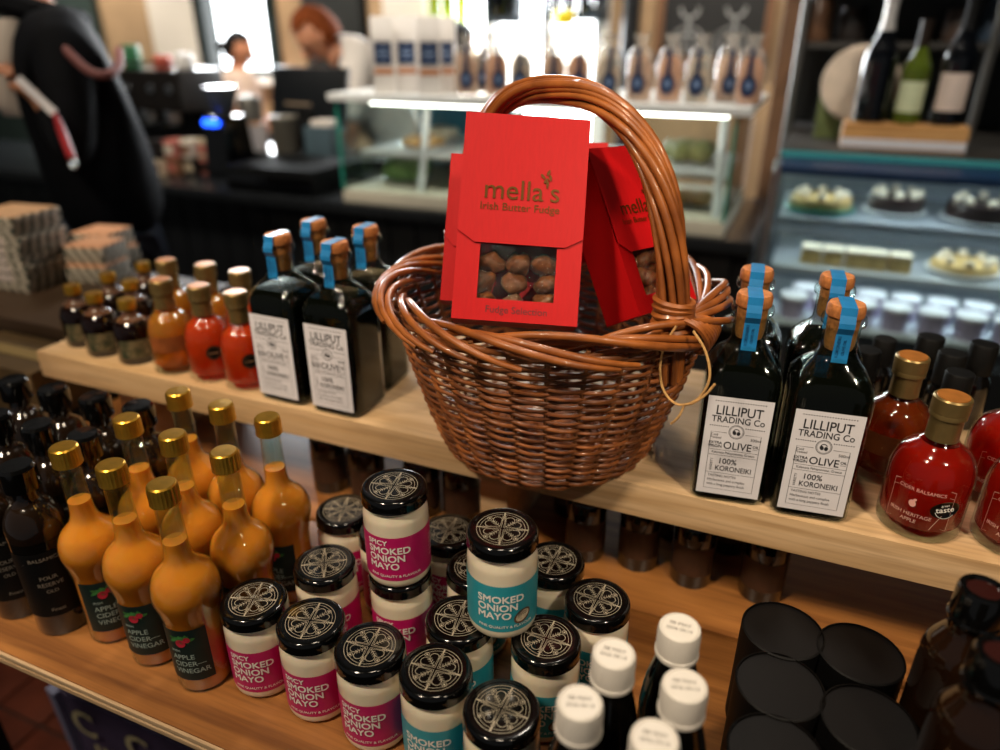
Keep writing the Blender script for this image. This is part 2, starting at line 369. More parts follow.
def jar_kind(color):
    body = MB().lathe([(0, 0), (.027, 0)] + curve_prof([(.027, 0), (.0318, .0025), (.0338, .008), (.0338, .014)], 3) + curve_prof([(.0338, .074), (.0334, .082), (.0310, .089), (.0297, .0925)], 4) + [(.0297, .098), (0, .098)], 40)
    lid = MB().lathe([(.0305, .0935), (.0336, .0935), (.0342, .0945), (.0339, .0958), (.0340, .1010)] + curve_prof([(.0340, .1010), (.0335, .1050), (.0315, .1077), (.028, .1081)], 4) + [(.0275, .1074), (0, .1074)], 48)
    w = .0343; half = PI * .0343 * .86
    lab = wrap('label', MATS['pink_label' if color == 'pink' else 'teal_label'], .0342, -half, half, .0125, .067, 40)
    F = Flat(); x0 = -.0205
    if color == 'pink': F.text('SPICY', x0, .0576, .0084, .022, 'LEFT', 1.05)
    dz_ = 0 if color == 'pink' else .001
    for k, r_ in enumerate(('SMOKED', 'ONION', 'MAYO')): F.text(r_, x0,   .0472 - .0098 * k + dz_, .0112, .022, 'LEFT', 1.04)
    F.text('FINE QUALITY & FLAVOUR', x0 + .001, .0175, .0042, .01, 'LEFT', 1.1)
    for i in range(6): F.rect(.052, .052 + .010 * (.6 + .4 * ((i * 7) % 5) / 4), .028 + i * .005, .0288 + i * .005)   # fine print at the side
    txt = F.cyl('lettering', M_print, .0347)
    subs = [('lettering', txt)]
    if color == 'teal':
        B = Flat(); B.disc(.0245, .029, .0098, .0074, 20, .6); subs.append(('onion_badge', B.cyl('badge', mat('badge_brown', '#6a4a34', .5, var=.3, vscale=300), .0347)))
        B = Flat(); B.disc(.0245, .0295, .0078, .0052, 20, .6); subs.append(('onion_drawing', B.cyl('badge', mat('badge_cream', '#d8c6a8', .5, var=.3, vscale=400), .0349)))
        B = Flat(); [B.arc(.0245, .0295, q, 20, 200, .0004, 8) for q in (.002, .0035, .005)]; subs.append(('onion_lines', B.cyl('badge', M_dprint, .0351)))
    return [('jar_body', body.mesh('jar_body', M_mayo, angle=50), []),
            ('lid', lid.mesh('lid', M_black, angle=30), [('lid_pattern', lid_pattern().top('lid_pattern', M_lidp, .10755))]),
            ('label', lab, subs)]
JP, JT = jar_kind('pink'), jar_kind('teal')
jg = 'jars of smoked onion mayo on the lower shelf'
for col, x, y, z, off, lab in [
    ('p', -.453, .426, 0, -.5, 'pink label mayo jar at the left end of the front row'),
    ('p', -.381, .424, 0, -.5, 'second pink label mayo jar from the left in the front row'),
    ('p', -.309, .418, 0, -.5, 'third pink label mayo jar in the front row, beside a teal one'),
    ('t', -.239, .418, 0, -.42, 'teal label mayo jar in the front row next to pink jars'),
    ('t', -.167, .402, 0, -.42, 'teal label mayo jar in front row beside white capped bottle'),
    ('p', -.419, .501, 0, -.1, 'pink label mayo jar in second row behind two front pink jars'),
    ('p', -.337, .524, 0, -.4, 'pink label mayo jar underneath the stacked pink jar'),
    ('t', -.247, .484, 0, -.3, 'teal label mayo jar left beneath the stacked teal jar'),
    ('t', -.158, .492, 0, -.3, 'teal label mayo jar right below the stacked teal jar'),
    ('p', -.455, .592, 0, -.3, 'mayo jar at the back left beside orange vinegar bottles'),
    ('p', -.385, .578, 0, -.3, 'mayo jar mostly hidden behind the stacked pink jar'),
    ('p', -.318, .605, 0, -.4, 'mayo jar in the back row between the two stacked jars'),
    ('t', -.262, .560, 0, -.3, 'mayo jar mostly hidden behind the stacked teal jar'),
    ('t', -.188, .603, 0, -.3, 'mayo jar in the back row right behind stacked teal jar'),
    ('t', -.127, .562, 0, -.3, 'rightmost mayo jar near the white capped bottles'),
    ('p', -.337, .524, .1082, -.38, 'pink label mayo jar stacked on top of another jar'),
    ('t', -.208, .502, .1082, -.12, 'teal label mayo jar stacked across two lids')]:
    inst(JP if col == 'p' else JT, 'mayo_jar', lab, 'jar', (x, y, ZL + z), face_cam((x, y), off), jg)

# ------------------------------------------------------------------ apple cider vinegar bottles
M_cider = mat('cider_vinegar', '#ee9632', .1, sss=.45, var=.12, vscale=14, col2='#de7c1c', coat=.9)
M_clab = mat('cider_label', '#0d2422', .45, var=.2, vscale=50)
cprof = [(.0273, .0), (.0286, .004), (.0286, .065)] + curve_prof([(.0286, .065), (.0288, .087), (.0312, .102), (.0339, .115), (.0344, .123), (.0328, .133), (.0285, .1425), (.0212, .1505), (.0160, .157), (.0134, .166), (.0123, .18), (.0117, .205), (.0116, .222)], 4)
outer = MB().lathe([(0, 0)] + cprof + [(.0132, .224), (.0132, .229), (.0118, .231), (.0102, .231), (.0102, .19)], 36)
inner = MB().lathe([(0, .002)] + [(max(r - .0011, .001), max(z, .002)) for r, z in cprof if z < .180] + [(.0113, .181), (0, .1805)], 32)
ccap = MB().lathe([(.0128, .226), (.0143, .226), (.0143, .2275), (.0139, .229), (.0141, .24), (.0135, .2455), (.012, .247), (0, .2472)], 56, ribs=.03)
F = Flat(); F.text('APPLE', -.0085, .050, .0088, .006, 'LEFT'); F.text('CIDER—', -.0085, .0405, .0088, .006, 'LEFT'); F.text('VINEGAR', -.0085, .031, .0088, .006, 'LEFT')
F.text('IRISH', -.0085, .060, .0045, .004, 'LEFT')
txt = F.cyl('lettering', mat('sage_print', '#9fb3ab', .5), .0294)
A = Flat(); A.disc(.004, .072, .0052); A.disc(.011, .0765, .0036)
app = A.cyl('apple_drawing', mat('apple_red', '#b3263a', .5, var=.4, vscale=250), .0297)
G = Flat()
for k in range(13):
    a = k * 2.4; G.disc(.006 + .009 * math.cos(a) * (.5 + .06 * k), .077 + .006 * math.sin(a * 1.3), .0052, .0019, 8, a)
lea = G.cyl('leaf_drawing', mat('leaf_green', '#3d7a3c', .5, var=.4, vscale=250), .0294)
CID = [('glass', outer.mesh('glass', M_glass, angle=50), []), ('liquid', inner.mesh('liquid', M_cider, angle=50), []), ('cap', ccap.mesh('cap', M_gold, angle=30), []),
       ('label', wrap('label', M_clab, .0290, -.020, .031, .020, .0885, 20), [('lettering', txt), ('leaf_drawing', lea), ('apple_drawing', app)])]
for i, (x, y, lab) in enumerate([
    (-.663, .415, 'orange cider vinegar bottle in front row next to dark bottles'),
    (-.590, .409, 'orange cider vinegar bottle in the middle of the front row'),
    (-.517, .403, 'orange cider vinegar bottle nearest to the first pink jar'),
    (-.654, .486, 'orange cider vinegar bottle in middle row beside black capped bottles'),
    (-.579, .478, 'orange cider vinegar bottle at the centre of the three by three block'),
    (-.504, .472, 'orange cider vinegar bottle in middle row behind the first pink jar'),
    (-.651, .558, 'orange cider vinegar bottle in back row, leftmost'),
    (-.580, .552, 'orange cider vinegar bottle in back row, middle'),
    (-.511, .548, 'orange cider vinegar bottle in back row nearest the mayo jars')]):
    inst(CID, 'vinegar_bottle', lab, 'bottle', (x, y, ZL), face_cam((x, y), (-.3, -.72, -.78)[i % 3] + random.uniform(-.05, .05)), 'cider vinegar bottles in three rows')

# ------------------------------------------------------------------ dark dressing bottles
M_dglass = mat('dark_bottle_glass', '#0a0806', .08, coat=.8)
M_brown = mat('brown_liquid', '#1c120a', .12, coat=.8, var=.3, vscale=20)
dp = [(.029, 0), (.0305, .003), (.0305, .13)] + curve_prof([(.0305, .13), (.0295, .147), (.022, .163), (.0138, .172), (.0125, .185), (.0122, .2)], 4)
DK = [('bottle_body', MB().lathe([(0, 0)] + dp[:4] + [(.0305, .128), (0, .128)], 32).mesh('bottle_body', M_dglass), []),
      ('shoulder', MB().lathe([(.0303, .128)] + dp[4:] + [(0, .2)], 32).mesh('shoulder', M_brown), []),
      ('cap', MB().lathe([(.0125, .187), (.0180, .187), (.0184, .189), (.0182, .212), (.0155, .2155), (0, .216)], 48, ribs=.02).mesh('cap', M_black, angle=30), []),
      ('label', wrap('label', M_blackm, .0308, -.038, .038, .03, .118, 20),
       [('lettering', Flat().text('FOUR', 0, .082, .007).text('RESERVE', 0, .073, .007).text('OLD', 0, .064, .006).rect(-.022, .022, .104, .1045).text('BALSAMIC', 0, .107, .0065).text('Finest', 0, .038, .006).cyl('lettering', mat('dim_print', '#8d8478', .5), .0314))])]
for x, y, lab in [(-.730, .402, 'dark dressing bottle in front row beside the orange vinegar'),
                  (-.800, .400, 'dark dressing bottle in front row at the left picture edge'),
                  (-.722, .478, 'dark dressing bottle in second row next to orange vinegar'),
                  (-.792, .474, 'dark dressing bottle in the middle of the second row'),
                  (-.862, .470, 'dark dressing bottle in the second row by picture edge'),
                  (-.722, .556, 'dark dressing bottle at back right corner below the shelf end'),
                  (-.792, .552, 'dark dressing bottle in the back row below black mini bottles'),
                  (-.862, .548, 'dark dressing bottle in the back row, second from left'),
                  (-.934, .546, 'dark dressing bottle at the back left corner of the block')]:
    inst(DK, 'dressing_bottle', lab, 'bottle', (x, y, ZL), face_cam((x, y), -.15), 'black capped dressing bottles')

# ------------------------------------------------------------------ olive oil bottles
M_oil = mat('dark_oil', '#070804', .1, spec=.15)
def sq_ring(h, k, z, n=32):   # k = 0 circle .. 1 rounded square
    r = []
    for i in range(n):
        a = 2 * PI * (i + .5) / n; c, s = math.cos(a), math.sin(a); e = 2 + 7 * k
        q = (abs(c) ** e + abs(s) ** e) ** (-1 / e); r.append((h * q * c, h * q * s, z))
    return r
prof = [(.0352, .9, 0), (.0377, .95, .0025), (.0381, 1, .006), (.0381, 1, .138), (.0374, .95, .145), (.0335, .8, .153), (.0275, .5, .162), (.0215, .2, .169), (.0175, 0, .177), (.0168, 0, .188), (.0168, 0, .203), (.0205, 0, .206), (.0210, 0, .210), (.0198, 0, .2135), (.0165, 0, .2135), (.0148, 0, .211), (.0145, 0, .182)]
OH = .226
ol_out = MB().loft([sq_ring(h, k, z) for h, k, z in prof])
ol_in = MB().loft([sq_ring(max(h - .0016, .001), k, max(z, .003)) for h, k, z in prof[:6]] + [sq_ring(.0285, .6, .158), sq_ring(.004, 0, .1585)])
cork = MB().lathe([(.0128, .180), (.0143, .186), (.0150, .213), (.0172, .2142), (.0176, .2160), (.0174, .223), (.0160, OH), (0, OH)], 28)
def tape():   # seal strip from the front of the neck over the cork
    pts = [(-.0188, .171), (-.0178, .180), (-.0178, .200), (-.0218, .207), (-.0214, .212), (-.0182, .219), (-.0174, OH + .0006), (0, OH + .0008), (.0172, OH + .0006), (.0182, .219), (.0205, .2145)]
    m = MB()
    for i in range(len(pts) - 1):
        (y0, z0), (y1, z1) = pts[i], pts[i + 1]; q = .0072
        m.add([(-q, y0, z0), (q, y0, z0), (q, y1, z1), (-q, y1, z1)], [(0, 1, 2, 3)])
    return m
OF = -.0385
L1 = Flat(); LZ = .010; lw, lh = .0285, .107
W2 = Flat().rect(-lw, lw, LZ, LZ + lh)
for i in range(21): L1.disc(-.0235 + i * .00235, .1125, .00062, n=6)
L1.text('LILLIPUT', 0, .0985, .0138, .004, sx=.86); L1.text('TRADING Co', 0, .0905, .0095, .004, sx=.90)
for i in range(9):
    for s in (-1, 1): L1.disc(s * (.0085 + i * .00215), .0862, .00062, n=6)
L1.arc(0, .0815, .0072, 0, 360, .0005, 24); L1.arc(0, .0815, .0062, 0, 360, .0003, 24)
L1.disc(-.0018, .0805, .0018, .0024, 10, .4); L1.disc(.0022, .080, .0018, .0022, 10); L1.arc(0, .0815, .003, 20, 160, .0008, 8)
L1.line([(-.009, .0795), (-.024, .0795), (-.024, .016), (.024, .016), (.024, .0795), (.009, .0795)], .0004)
L1.text('Cold', -.0205, .0755, .0035); L1.text('Pressed', -.0190, .0725, .0035); L1.text('500ml', .0195, .0735, .0042)
L1.text('EXTRA', -.0185, .0665, .0042, .008); L1.text('VIRGIN', -.0185, .0628, .0042, .008); L1.text('OLIVE', .003, .0625, .0112, .004, sx=.92); L1.text('OIL', .0205, .0665, .0038, .006); L1.line([(.0178, .0648), (.023, .0648)], .0003)
L1.text('Kalamata Peloponnese, Greece', 0, .0565, .0036, .003, sx=.92); L1.line([(-.024, .0545), (.024, .0545)], .0003); L1.line([(-.024, .0605), (.024, .0605)], .0003)
L1.text('100%', -.0135, .0455, .0085, .004, 'LEFT'); L1.text('KORONEIKI', -.0155, .0375, .0080, .004, 'LEFT', .84); L1.text('VARIETY', -.0185, .0435, .0036, 0, 'CENTER', 1, PI / 2)
L1.line([(-.024, .0345), (.024, .0345)], .0003)
L1.text('TASTING NOTES', -.0215, .0300, .0037, .002, 'LEFT'); L1.text('Herbaceous and complex', -.0215, .0250, .0040, .002, 'LEFT', .9); L1.text('with a long peppery finish', -.0215, .0200, .0040, .002, 'LEFT', .9)
for F_, kx in ((L1, 1.03), (W2, 1.12)): F_.v = [(x * kx, .010 + (y - .010) * 1.09, l) for x, y, l in F_.v]
TP = Flat()
for i, s in enumerate(('EXTRA VIRGIN', 'KORONEIKI')): TP.text(s, 0, 0, .0034, .003, 'CENTER', 1, 0)
M_tape = mat('blue_seal_tape', '#1f78b4', .35, var=.15, vscale=80, coat=.3)
tp_txt = Flat().text('KORONEIKI', -.002, .187, .0042, .003, 'CENTER', 1, PI / 2).text('OLIVE OIL', .003, .187, .0036, .003, 'CENTER', 1, PI / 2)
OLV = [('glass', ol_out.mesh('glass', M_glass, angle=50), []), ('oil', ol_in.mesh('oil', M_oil, angle=40), []),
       ('cork', cork.mesh('cork', M_cork, angle=40), []),
       ('seal_tape', tape().mesh('seal_tape', M_tape, angle=60), [('tape_lettering', tp_txt.front('tape_lettering', mat('navy_print', '#0e2f5a', .5), -.0183))]),
       ('label', W2.front('label', M_paper, OF), [('lettering', L1.front('lettering', M_dprint, OF - .0002))])]
og = 'square olive oil bottles with blue seals'
for x, y, rz, lab in [(-.029, .7255, R(7), 'olive oil bottle with white label nearest the basket, right group front'),
                      (.055, .7285, R(6), 'olive oil bottle in front beside the red apple balsamic bottles'),
                      (-.034, .812, R(4), 'olive oil bottle directly behind the one nearest the basket'),
                      (.047, .820, R(4), 'olive oil bottle at the back, beside black capped bottles'),
                      (-.616, .730, R(-1), 'olive oil bottle in front beside the amber mini bottles'),
                      (-.528, .728, R(0), 'olive oil bottle in front on the left of the basket'),
                      (-.620, .812, R(2), 'olive oil bottle in back row beside the amber minis'),
                      (-.535, .810, R(3), 'olive oil bottle in back row left behind the basket')]:
    inst(OLV, 'olive_oil_bottle', lab, 'bottle', (x, y, ZU), rz, og)
# ------------------------------------------------------------------ apple balsamic and amber miniature bottles
M_bronze = mat('bronze_capsule', '#8a7448', .35, metal=.7, var=.1, vscale=60)
M_copper = mat('copper_cap_top', '#c07a38', .35, metal=.5, var=.2, vscale=60)
def liquid(name, col, tint, fac=.5):     # half clear coloured liquid
    m = mat(name, col, .12, coat=.4, sss=.2); n = m.node_tree.nodes; L = m.node_tree.links; b = n['Principled BSDF']; o = n['Material Output']
    tr = n.new('ShaderNodeBsdfTransparent'); tr.inputs[0].default_value = hexc(tint); mx = n.new('ShaderNodeMixShader'); mx.inputs[0].default_value = fac
    L.new(b.outputs[0], mx.inputs[1]); L.new(tr.outputs[0], mx.inputs[2]); L.new(mx.outputs[0], o.inputs[0]); return m
def bals(tag_, colr, lab, r0=.034, tint='#e0401c', fac=.5):
    p = [(r0 - .003, 0), (r0 - .0005, .002), (r0, .006), (r0, .052)] + curve_prof([(r0, .052), (r0 - .001, .064), (r0 * .82, .078), (r0 * .52, .087), (.0132, .093)], 5)
    m = liquid(tag_ + '_liquid', colr, tint, fac)
    k = [('glass', MB().lathe([(0, 0)] + p + [(.0128, .10), (.0102, .10), (.0102, .095)], 36).mesh('glass', M_glass, angle=50), []),
         ('liquid', MB().lathe([(0, .009), (r0 - .006, .009), (r0 - .0018, .013)] + [(r - .0016, z) for r, z in p[3:-4]] + [(0, .0805)], 32).mesh('liquid', m, angle=50), []),
         ('capsule', MB().lathe([(.0128, .092), (.0136, .092), (.0133, .113), (.0152, .114), (.0152, .118), (.0150, .1185), (.0154, .119), (.0155, .1315), (.0145, .133), (.0125, .133)], 32).mesh('capsule', M_bronze, angle=30),
          [('cap_top', MB().lathe([(.0132, .1328), (.0128, .1338), (0, .1338)], 28).mesh('cap_top', M_copper, angle=30))])]
    k += lab(r0); return k
def lab_apple(r0):
    F = Flat(); F.frame(-.026, .026, .016, .056, .0004); F.frame(-.026, .026, .0495, .056, .0004); F.line([(.012, .016), (.019, .032)], .0004)
    F.text('CIDER BALSAMICS', -.001, .0512, .0048, .003); F.text('IRISH HERITAGE', -.006, .0255, .0050, .003); F.text('APPLE', -.006, .0195, .0050, .003)
    F.disc(-.006, .0385, .0030, .0036, 12, .3); F.disc(-.0045, .0425, .0018, .0012, 8, .7)
    B = Flat(); B.disc(.021, .0385, .0125, .0085, 24, .25)
    Tt = Flat(); Tt.text('taste', .021, .0368, .0078, .004, 'CENTER', 1, .2); Tt.text('great', .020, .0425, .0032, 0, 'CENTER', 1, .2); Tt.arc(.021, .0385, .0085, 200, 330, .0004, 12)
    return [('label_print', F.cyl('label_print', mat('rose_print', '#e2a79b', .5), r0 + .0006), []),
            ('award_sticker', B.cyl('award_sticker', M_black, r0 + .0009), [('award_lettering', Tt.cyl('award_lettering', M_print, r0 + .0013))])]
def lab_dot(r0):
    B = Flat(); B.disc(.003, .045, .0105, .0105, 20); T_ = Flat(); T_.rect(-.003, .009, .0435, .0455); T_.arc(.003, .045, .0085, 0, 360, .0004, 20)
    return [('round_sticker', B.cyl('round_sticker', M_blackm, r0 + .0004), [('sticker_lettering', T_.cyl('sticker_lettering', mat('dull_gold', '#8a6a4a', .5), r0 + .0006))])]
def lab_band(r0):
    return [('label', wrap('label', mat('amber_label', '#8a4a20', .5, var=.3, vscale=60), r0 + .0004, -.035, .035, .035, .058, 16), [('lettering', Flat().rect(-.016, .016, .043, .045).cyl('lettering', mat('amber_print', '#c99a5c', .5), r0 + .0006))])]
BAL, RED, AMB = bals('balsamic', '#b01a0c', lab_apple, .0355, '#d8341a', .5), bals('red_gin', '#e0481a', lab_dot, .0315, '#f06a30', .45), bals('amber', '#d8862c', lab_band, .0315, '#f0b060', .55)
BRN = bals('brown_gin', '#8a3410', lab_band, .034, '#c86a34', .55)
g1 = 'bronze capped apple balsamic bottles'
for k, x, y, off, lab in [(BAL, .163, .731, -.02, 'red apple balsamic bottle standing beside the olive oil bottle'),
                          (BAL, .250, .733, -.02, 'red apple balsamic bottle cut off by right picture edge in front'),
                          (BRN, .136, .822, .3, 'amber brown copper topped bottle behind the olive oil and red bottle'),
                          (BAL, .246, .822, .2, 'red balsamic bottle in the back row at the right edge')]:
    inst(k, 'balsamic_bottle', lab, 'bottle', (x, y, ZU), face_cam((x, y), off), g1, 1.1)
g2 = 'miniature spirit bottles with bronze capsules'
for k, x, y, lab in [(AMB, -.836, .728, 'amber miniature bottle in front row, next to dark minis'),
                     (RED, -.766, .728, 'red orange miniature bottle in the middle of front row'),
                     (RED, -.698, .726, 'red orange miniature bottle beside the olive oil bottle'),
                     (AMB, -.905, .806, 'amber miniature bottle in the back row, leftmost'),
                     (AMB, -.832, .812, 'amber miniature bottle in the back row, middle'),
                     (RED, -.760, .806, 'reddish miniature bottle in back row nearest the olive oil')]:
    inst(k, 'miniature_bottle', lab, 'bottle', (x, y, ZU), face_cam((x, y), .05), g2, 1.04)
M_mdark = mat('dark_liqueur', '#120604', .08, coat=.6)
M_mlab = mat('mini_label', '#23301e', .5, var=.5, vscale=70, col2='#7a6a4c')
r0 = .0285
p = [(r0 - .002, 0), (r0, .003), (r0, .045)] + curve_prof([(r0, .045), (r0 - .002, .056), (r0 * .7, .066), (.011, .073), (.0095, .088)], 4)
MIN = [('bottle_body', MB().lathe([(0, 0)] + p[:-8] + [(0, p[-9][1])], 28).mesh('bottle_body', M_mdark), []),
       ('neck', MB().lathe([p[-9]] + p[-8:] + [(0, .088)], 28).mesh('neck', mat('neck_glass', '#5a3c2a', .08, coat=.7)), []),
       ('cap', MB().lathe([(.0098, .083), (.0125, .083), (.0125, .096), (.0115, .098), (0, .098)], 28).mesh('cap', M_gold, angle=30), []),
       ('label', wrap('label', M_mlab, r0 + .0004, -.026, .026, .012, .04, 14), [('lettering', Flat().rect(-.015, .015, .017, .022).cyl('lettering', mat('mini_print', '#a8977a', .5), r0 + .0009))])]
for i, (x, y) in enumerate([(-.915, .728), (-.985, .730), (-1.050, .745), (-.985, .798), (-1.050, .812), (-1.045, .880), (-.980, .872), (-.910, .880)]):
    inst(MIN, 'liqueur_miniature', ['dark liqueur miniature beside the amber minis, front row', 'dark liqueur miniature second in the front row', 'dark liqueur miniature at the shelf end, second row', 'dark liqueur miniature in the second row, inner one',
         'dark liqueur miniature at the shelf end, third row', 'dark liqueur miniature in the third row, second from shelf end', 'dark liqueur miniature in the rear behind the amber minis', 'dark liqueur miniature at the rear, nearest the counter'][i], 'bottle', (x, y, ZU), face_cam((x, y)), 'dark gold capped miniatures')
# black-capped bottles at the back right of the upper shelf
BK = [('bottle_body', MB().lathe([(0, 0), (.0185, 0), (.0202, .003), (.0202, .055)] + curve_prof([(.0202, .055), (.019, .065), (.0145, .075), (.0125, .085)], 4) + [(0, .085)], 28).mesh('bottle_body', M_dglass), []),
      ('cap', MB().lathe([(.0130, .078), (.0162, .078), (.0166, .117), (.0155, .119), (0, .1195)], 28).mesh('cap', M_blackm, angle=30), [])]
for px, py, b, lab in [(868, 349, .915, 'black capped bottle just right of the olive oil corks'), (886, 338, .985, 'black capped bottle behind the amber brown bottle'), (932, 336, .985, 'tall black capped bottle left of the red bottles'),
                    (954, 352, .935, 'black capped bottle standing in the middle of the dark group'), (986, 343, .985, 'tall black capped bottle by the right picture edge'), (961, 372, .888, 'black capped bottle right behind the red balsamic cap')]:
    q = PB(px, py, b); inst(BK, 'condiment_bottle', lab, 'bottle', (q.x, b, ZU), 0, 'black capped bottles on the upper shelf', (q.z - ZU) / .1195)
# ------------------------------------------------------------------ white-capped bottles, tubes and dark bottles, lower shelf right
wp = [(.0235, 0), (.0255, .004), (.0255, .10)] + curve_prof([(.0255, .10), (.0252, .118), (.0220, .142), (.0168, .165), (.0148, .176)], 4)
stamp = Flat().text('08 MAY', 0, .0015, .0052, .003).text('2026 09:19', 0, -.0045, .0046, .003)
WCP = [('bottle_body', MB().lathe([(0, 0)] + wp + [(0, .176)], 32).mesh('bottle_body', M_dglass), []),
       ('cap', MB().lathe([(.0148, .1745), (.0174, .1745), (.0174, .178), (.0168, .1785), (.0170, .1965), (.0160, .2015), (.0140, .2025), (.0135, .2018), (0, .2018)], 80, ribs=.018).mesh('cap', M_white, angle=25), [('date_stamp', stamp.top('date_stamp', mat('grey_print', '#5f574e', .6), .2020))])]
for px, py, lab in [(614, 653, 'white capped dark bottle behind the front one, beside the jars'), (680, 627, 'white capped dark bottle furthest back, near the shelf joint'),
                    (580, 702, 'white capped dark bottle next to the front teal jar'), (685, 685, 'white capped dark bottle on the right, nearest the black tubes'), (655, 738, 'white capped dark bottle at the bottom picture edge')]:
    q = PZ(px, py, ZL + .2018); inst(WCP, 'white_capped_bottle', lab, 'bottle', (q.x, q.y, ZL), face_cam(q, random.uniform(-.2, .2)), 'white capped bottles')
M_tube = mat('black_card_tube', '#050404', .6, spec=.2, var=.2, vscale=40)
M_tubel = mat('tube_lid', '#060404', .5, spec=.25, var=.15, vscale=20)
TUB = [('tube_body', MB().lathe([(0, 0), (.0375, 0), (.0375, .119), (.036, .12), (.0358, .1175), (.0, .1175)], 36).mesh('tube_body', M_tube, angle=30), []),
       ('lid', MB().lathe([(.0357, .1165), (.0357, .1180), (0, .1180)], 36).mesh('lid', M_tubel, angle=30), [])]
for px, py, lab in [(783, 629, 'black card tube furthest back on the left'), (861, 652, 'black card tube furthest back on the right'), (780, 684, 'black card tube in the middle on the left'), (869, 720, 'black card tube in front on the right'), (776, 752, 'black card tube at the bottom edge of the picture')]:
    q = PZ(px, py, ZL + .12); inst(TUB, 'card_tube', lab, 'tube', (q.x, q.y, ZL), 0, 'black card tubes')
M_amberd = mat('deep_amber_glass', '#1d0f06', .06, coat=.8, var=.3, vscale=20)
M_redcap = mat('maroon_cap', '#2a0d0a', .3, coat=.3)
RB = [('bottle_body', MB().lathe([(0, 0), (.027, 0), (.029, .004), (.029, .165)] + curve_prof([(.029, .165), (.0275, .182), (.0205, .195), (.0155, .205), (.015, .222)], 4) + [(0, .222)], 32).mesh('bottle_body', M_amberd), []),
      ('cap', MB().lathe([(.0155, .214), (.0192, .214), (.0195, .216), (.0182, .218), (.0182, .242), (.0165, .245), (.013, .245), (.012, .243), (0, .243)], 40).mesh('cap', M_black, angle=30), [('cap_disc', MB().lathe([(.0118, .2431), (0, .2436)], 24).mesh('cap_disc', M_redcap))])]
for px, py, z, lab in [(985, 588, .245, 'tall dark amber bottle with black cap at right edge'), (1004, 652, .245, 'dark amber bottle in front at the right picture edge')]:
    q = PZ(px, py, ZL + z); inst(RB, 'amber_bottle', lab, 'bottle', (q.x, q.y, ZL), face_cam(q), 'dark amber bottles by the right edge')
UB = [('bottle_body', MB().lathe([(0, 0), (.026, 0), (.027, .004), (.027, .075)] + curve_prof([(.027, .075), (.024, .088), (.012, .098), (.011, .106)], 4) + [(0, .106)], 26).mesh('bottle_body', M_dglass), []),
      ('cap', MB().lathe([(.0115, .100), (.0135, .100), (.0135, .122), (0, .1225)], 24).mesh('cap', M_blackm, angle=30), []),
      ('label', wrap('label', mat('umber_label', '#3c2415', .6, var=.3, vscale=60), .0273, -.03, .03, .02, .062, 14), [])]
for i, (x, y) in enumerate([(-.195, .76), (-.125, .77), (-.055, .765), (.03, .77), (-.24, .845), (-.09, .85), (-.60, .76), (-.53, .755), (-.44, .76), (-.38, .765), (-.02, .85)]):
    inst(UB, 'sauce_bottle', ['small dark bottle in the shade under the shelf, below the basket', 'small dark bottle under the shelf beside the basket foot', 'small dark bottle under the shelf below first olive oil bottle', 'small dark bottle under the shelf behind the black tubes',
         'small dark bottle deep in the shade behind the teal jars', 'small dark bottle deep under the shelf, second row', 'small dark bottle under the shelf behind back row vinegar', 'small dark bottle under shelf behind the vinegar, right one', 'small dark bottle under shelf behind the back left mayo jar',
         'small dark bottle under the shelf behind the stacked pink jar', 'small dark bottle deep under the shelf near the tubes'][i], 'bottle', (x, y, ZL), face_cam((x, y)), 'small dark bottles under the upper shelf')
# ------------------------------------------------------------------ wicker basket
BC = Vector((-.25, .748, ZU + .0012)); rb, rt, bh = .119, .180, .190
M_wick = mat('willow', '#a05e2e', .45, coat=.25, var=.5, vscale=35, island=.35, col2='#5e3016')
M_wick2 = mat('willow_rim', '#b0662c', .42, coat=.3, var=.4, vscale=30, island=.22, col2='#7c421a')
M_wickl = mat('willow_stake', '#8d5a34', .5, var=.4, vscale=40)
def brad(t): return rb + (rt - rb) * (t ** .8)
bk = thing('wicker_basket', 'round woven wicker basket with arched handle holding red fudge boxes', 'basket', BC)
NS = 30
for i in range(NS):
    a = 2 * PI * i / NS; link('stake', MB().tube([(brad(k / 8) * math.cos(a), brad(k / 8) * math.sin(a), .004 + bh * k / 8) for k in range(9)], .0026, 6).mesh('stake', M_wickl), bk)
wv = MB(); rows = 37
for j in range(rows):
    t = (j + .5) / rows; n = NS * 4; ph = PI * (j % 2); w0 = .0020 + random.uniform(-.0003, .0003)
    if j in (0, 1, 18, 19, 35, 36): w0 = .0027
    z0 = bh * t; pts = []; jt = [random.uniform(-.0006, .0006) for _ in range(6)]
    for i in range(n):
        a = 2 * PI * i / n; off = .0036 * math.sin(NS / 2 * a + ph)
        zz = z0 + .0011 * math.sin(NS / 2 * a + ph + 1.2) + sum(jt[k] * math.sin((k + 1) * a + jt[k] * 9000) for k in range(3)) + .002 * math.sin(3 * a + 1) * math.sin(PI * t)
        r_ = brad(min(max(zz / bh, 0), 1)) + off + .0008
        pts.append((r_ * math.cos(a), r_ * math.sin(a), zz + .002))
    # a row is several rods laid end to end
    cuts = sorted(random.sample(range(n), 5))
    for c in range(5):
        s0, s1 = cuts[c], cuts[(c + 1) % 5] + (n if c == 4 else 0)
        seg = [pts[q % n] for q in range(s0, s1 + 2)]
        wv.tube(seg, w0 * random.uniform(.88, 1.12), 6)
link('woven_wall', wv.mesh('woven_wall', M_wick, angle=60), bk)['kind'] = 'stuff'
bs = MB()
for k in range(12):
    r_ = .01 + k * .0098; bs.tube([(r_ * math.cos(2 * PI * i / 40), r_ * math.sin(2 * PI * i / 40), .005 + .0012 * math.sin(8 * 2 * PI * i / 40 + k * PI)) for i in range(40)], .005, 6, True)
link('woven_base', bs.mesh('woven_base', M_wick, angle=60), bk)
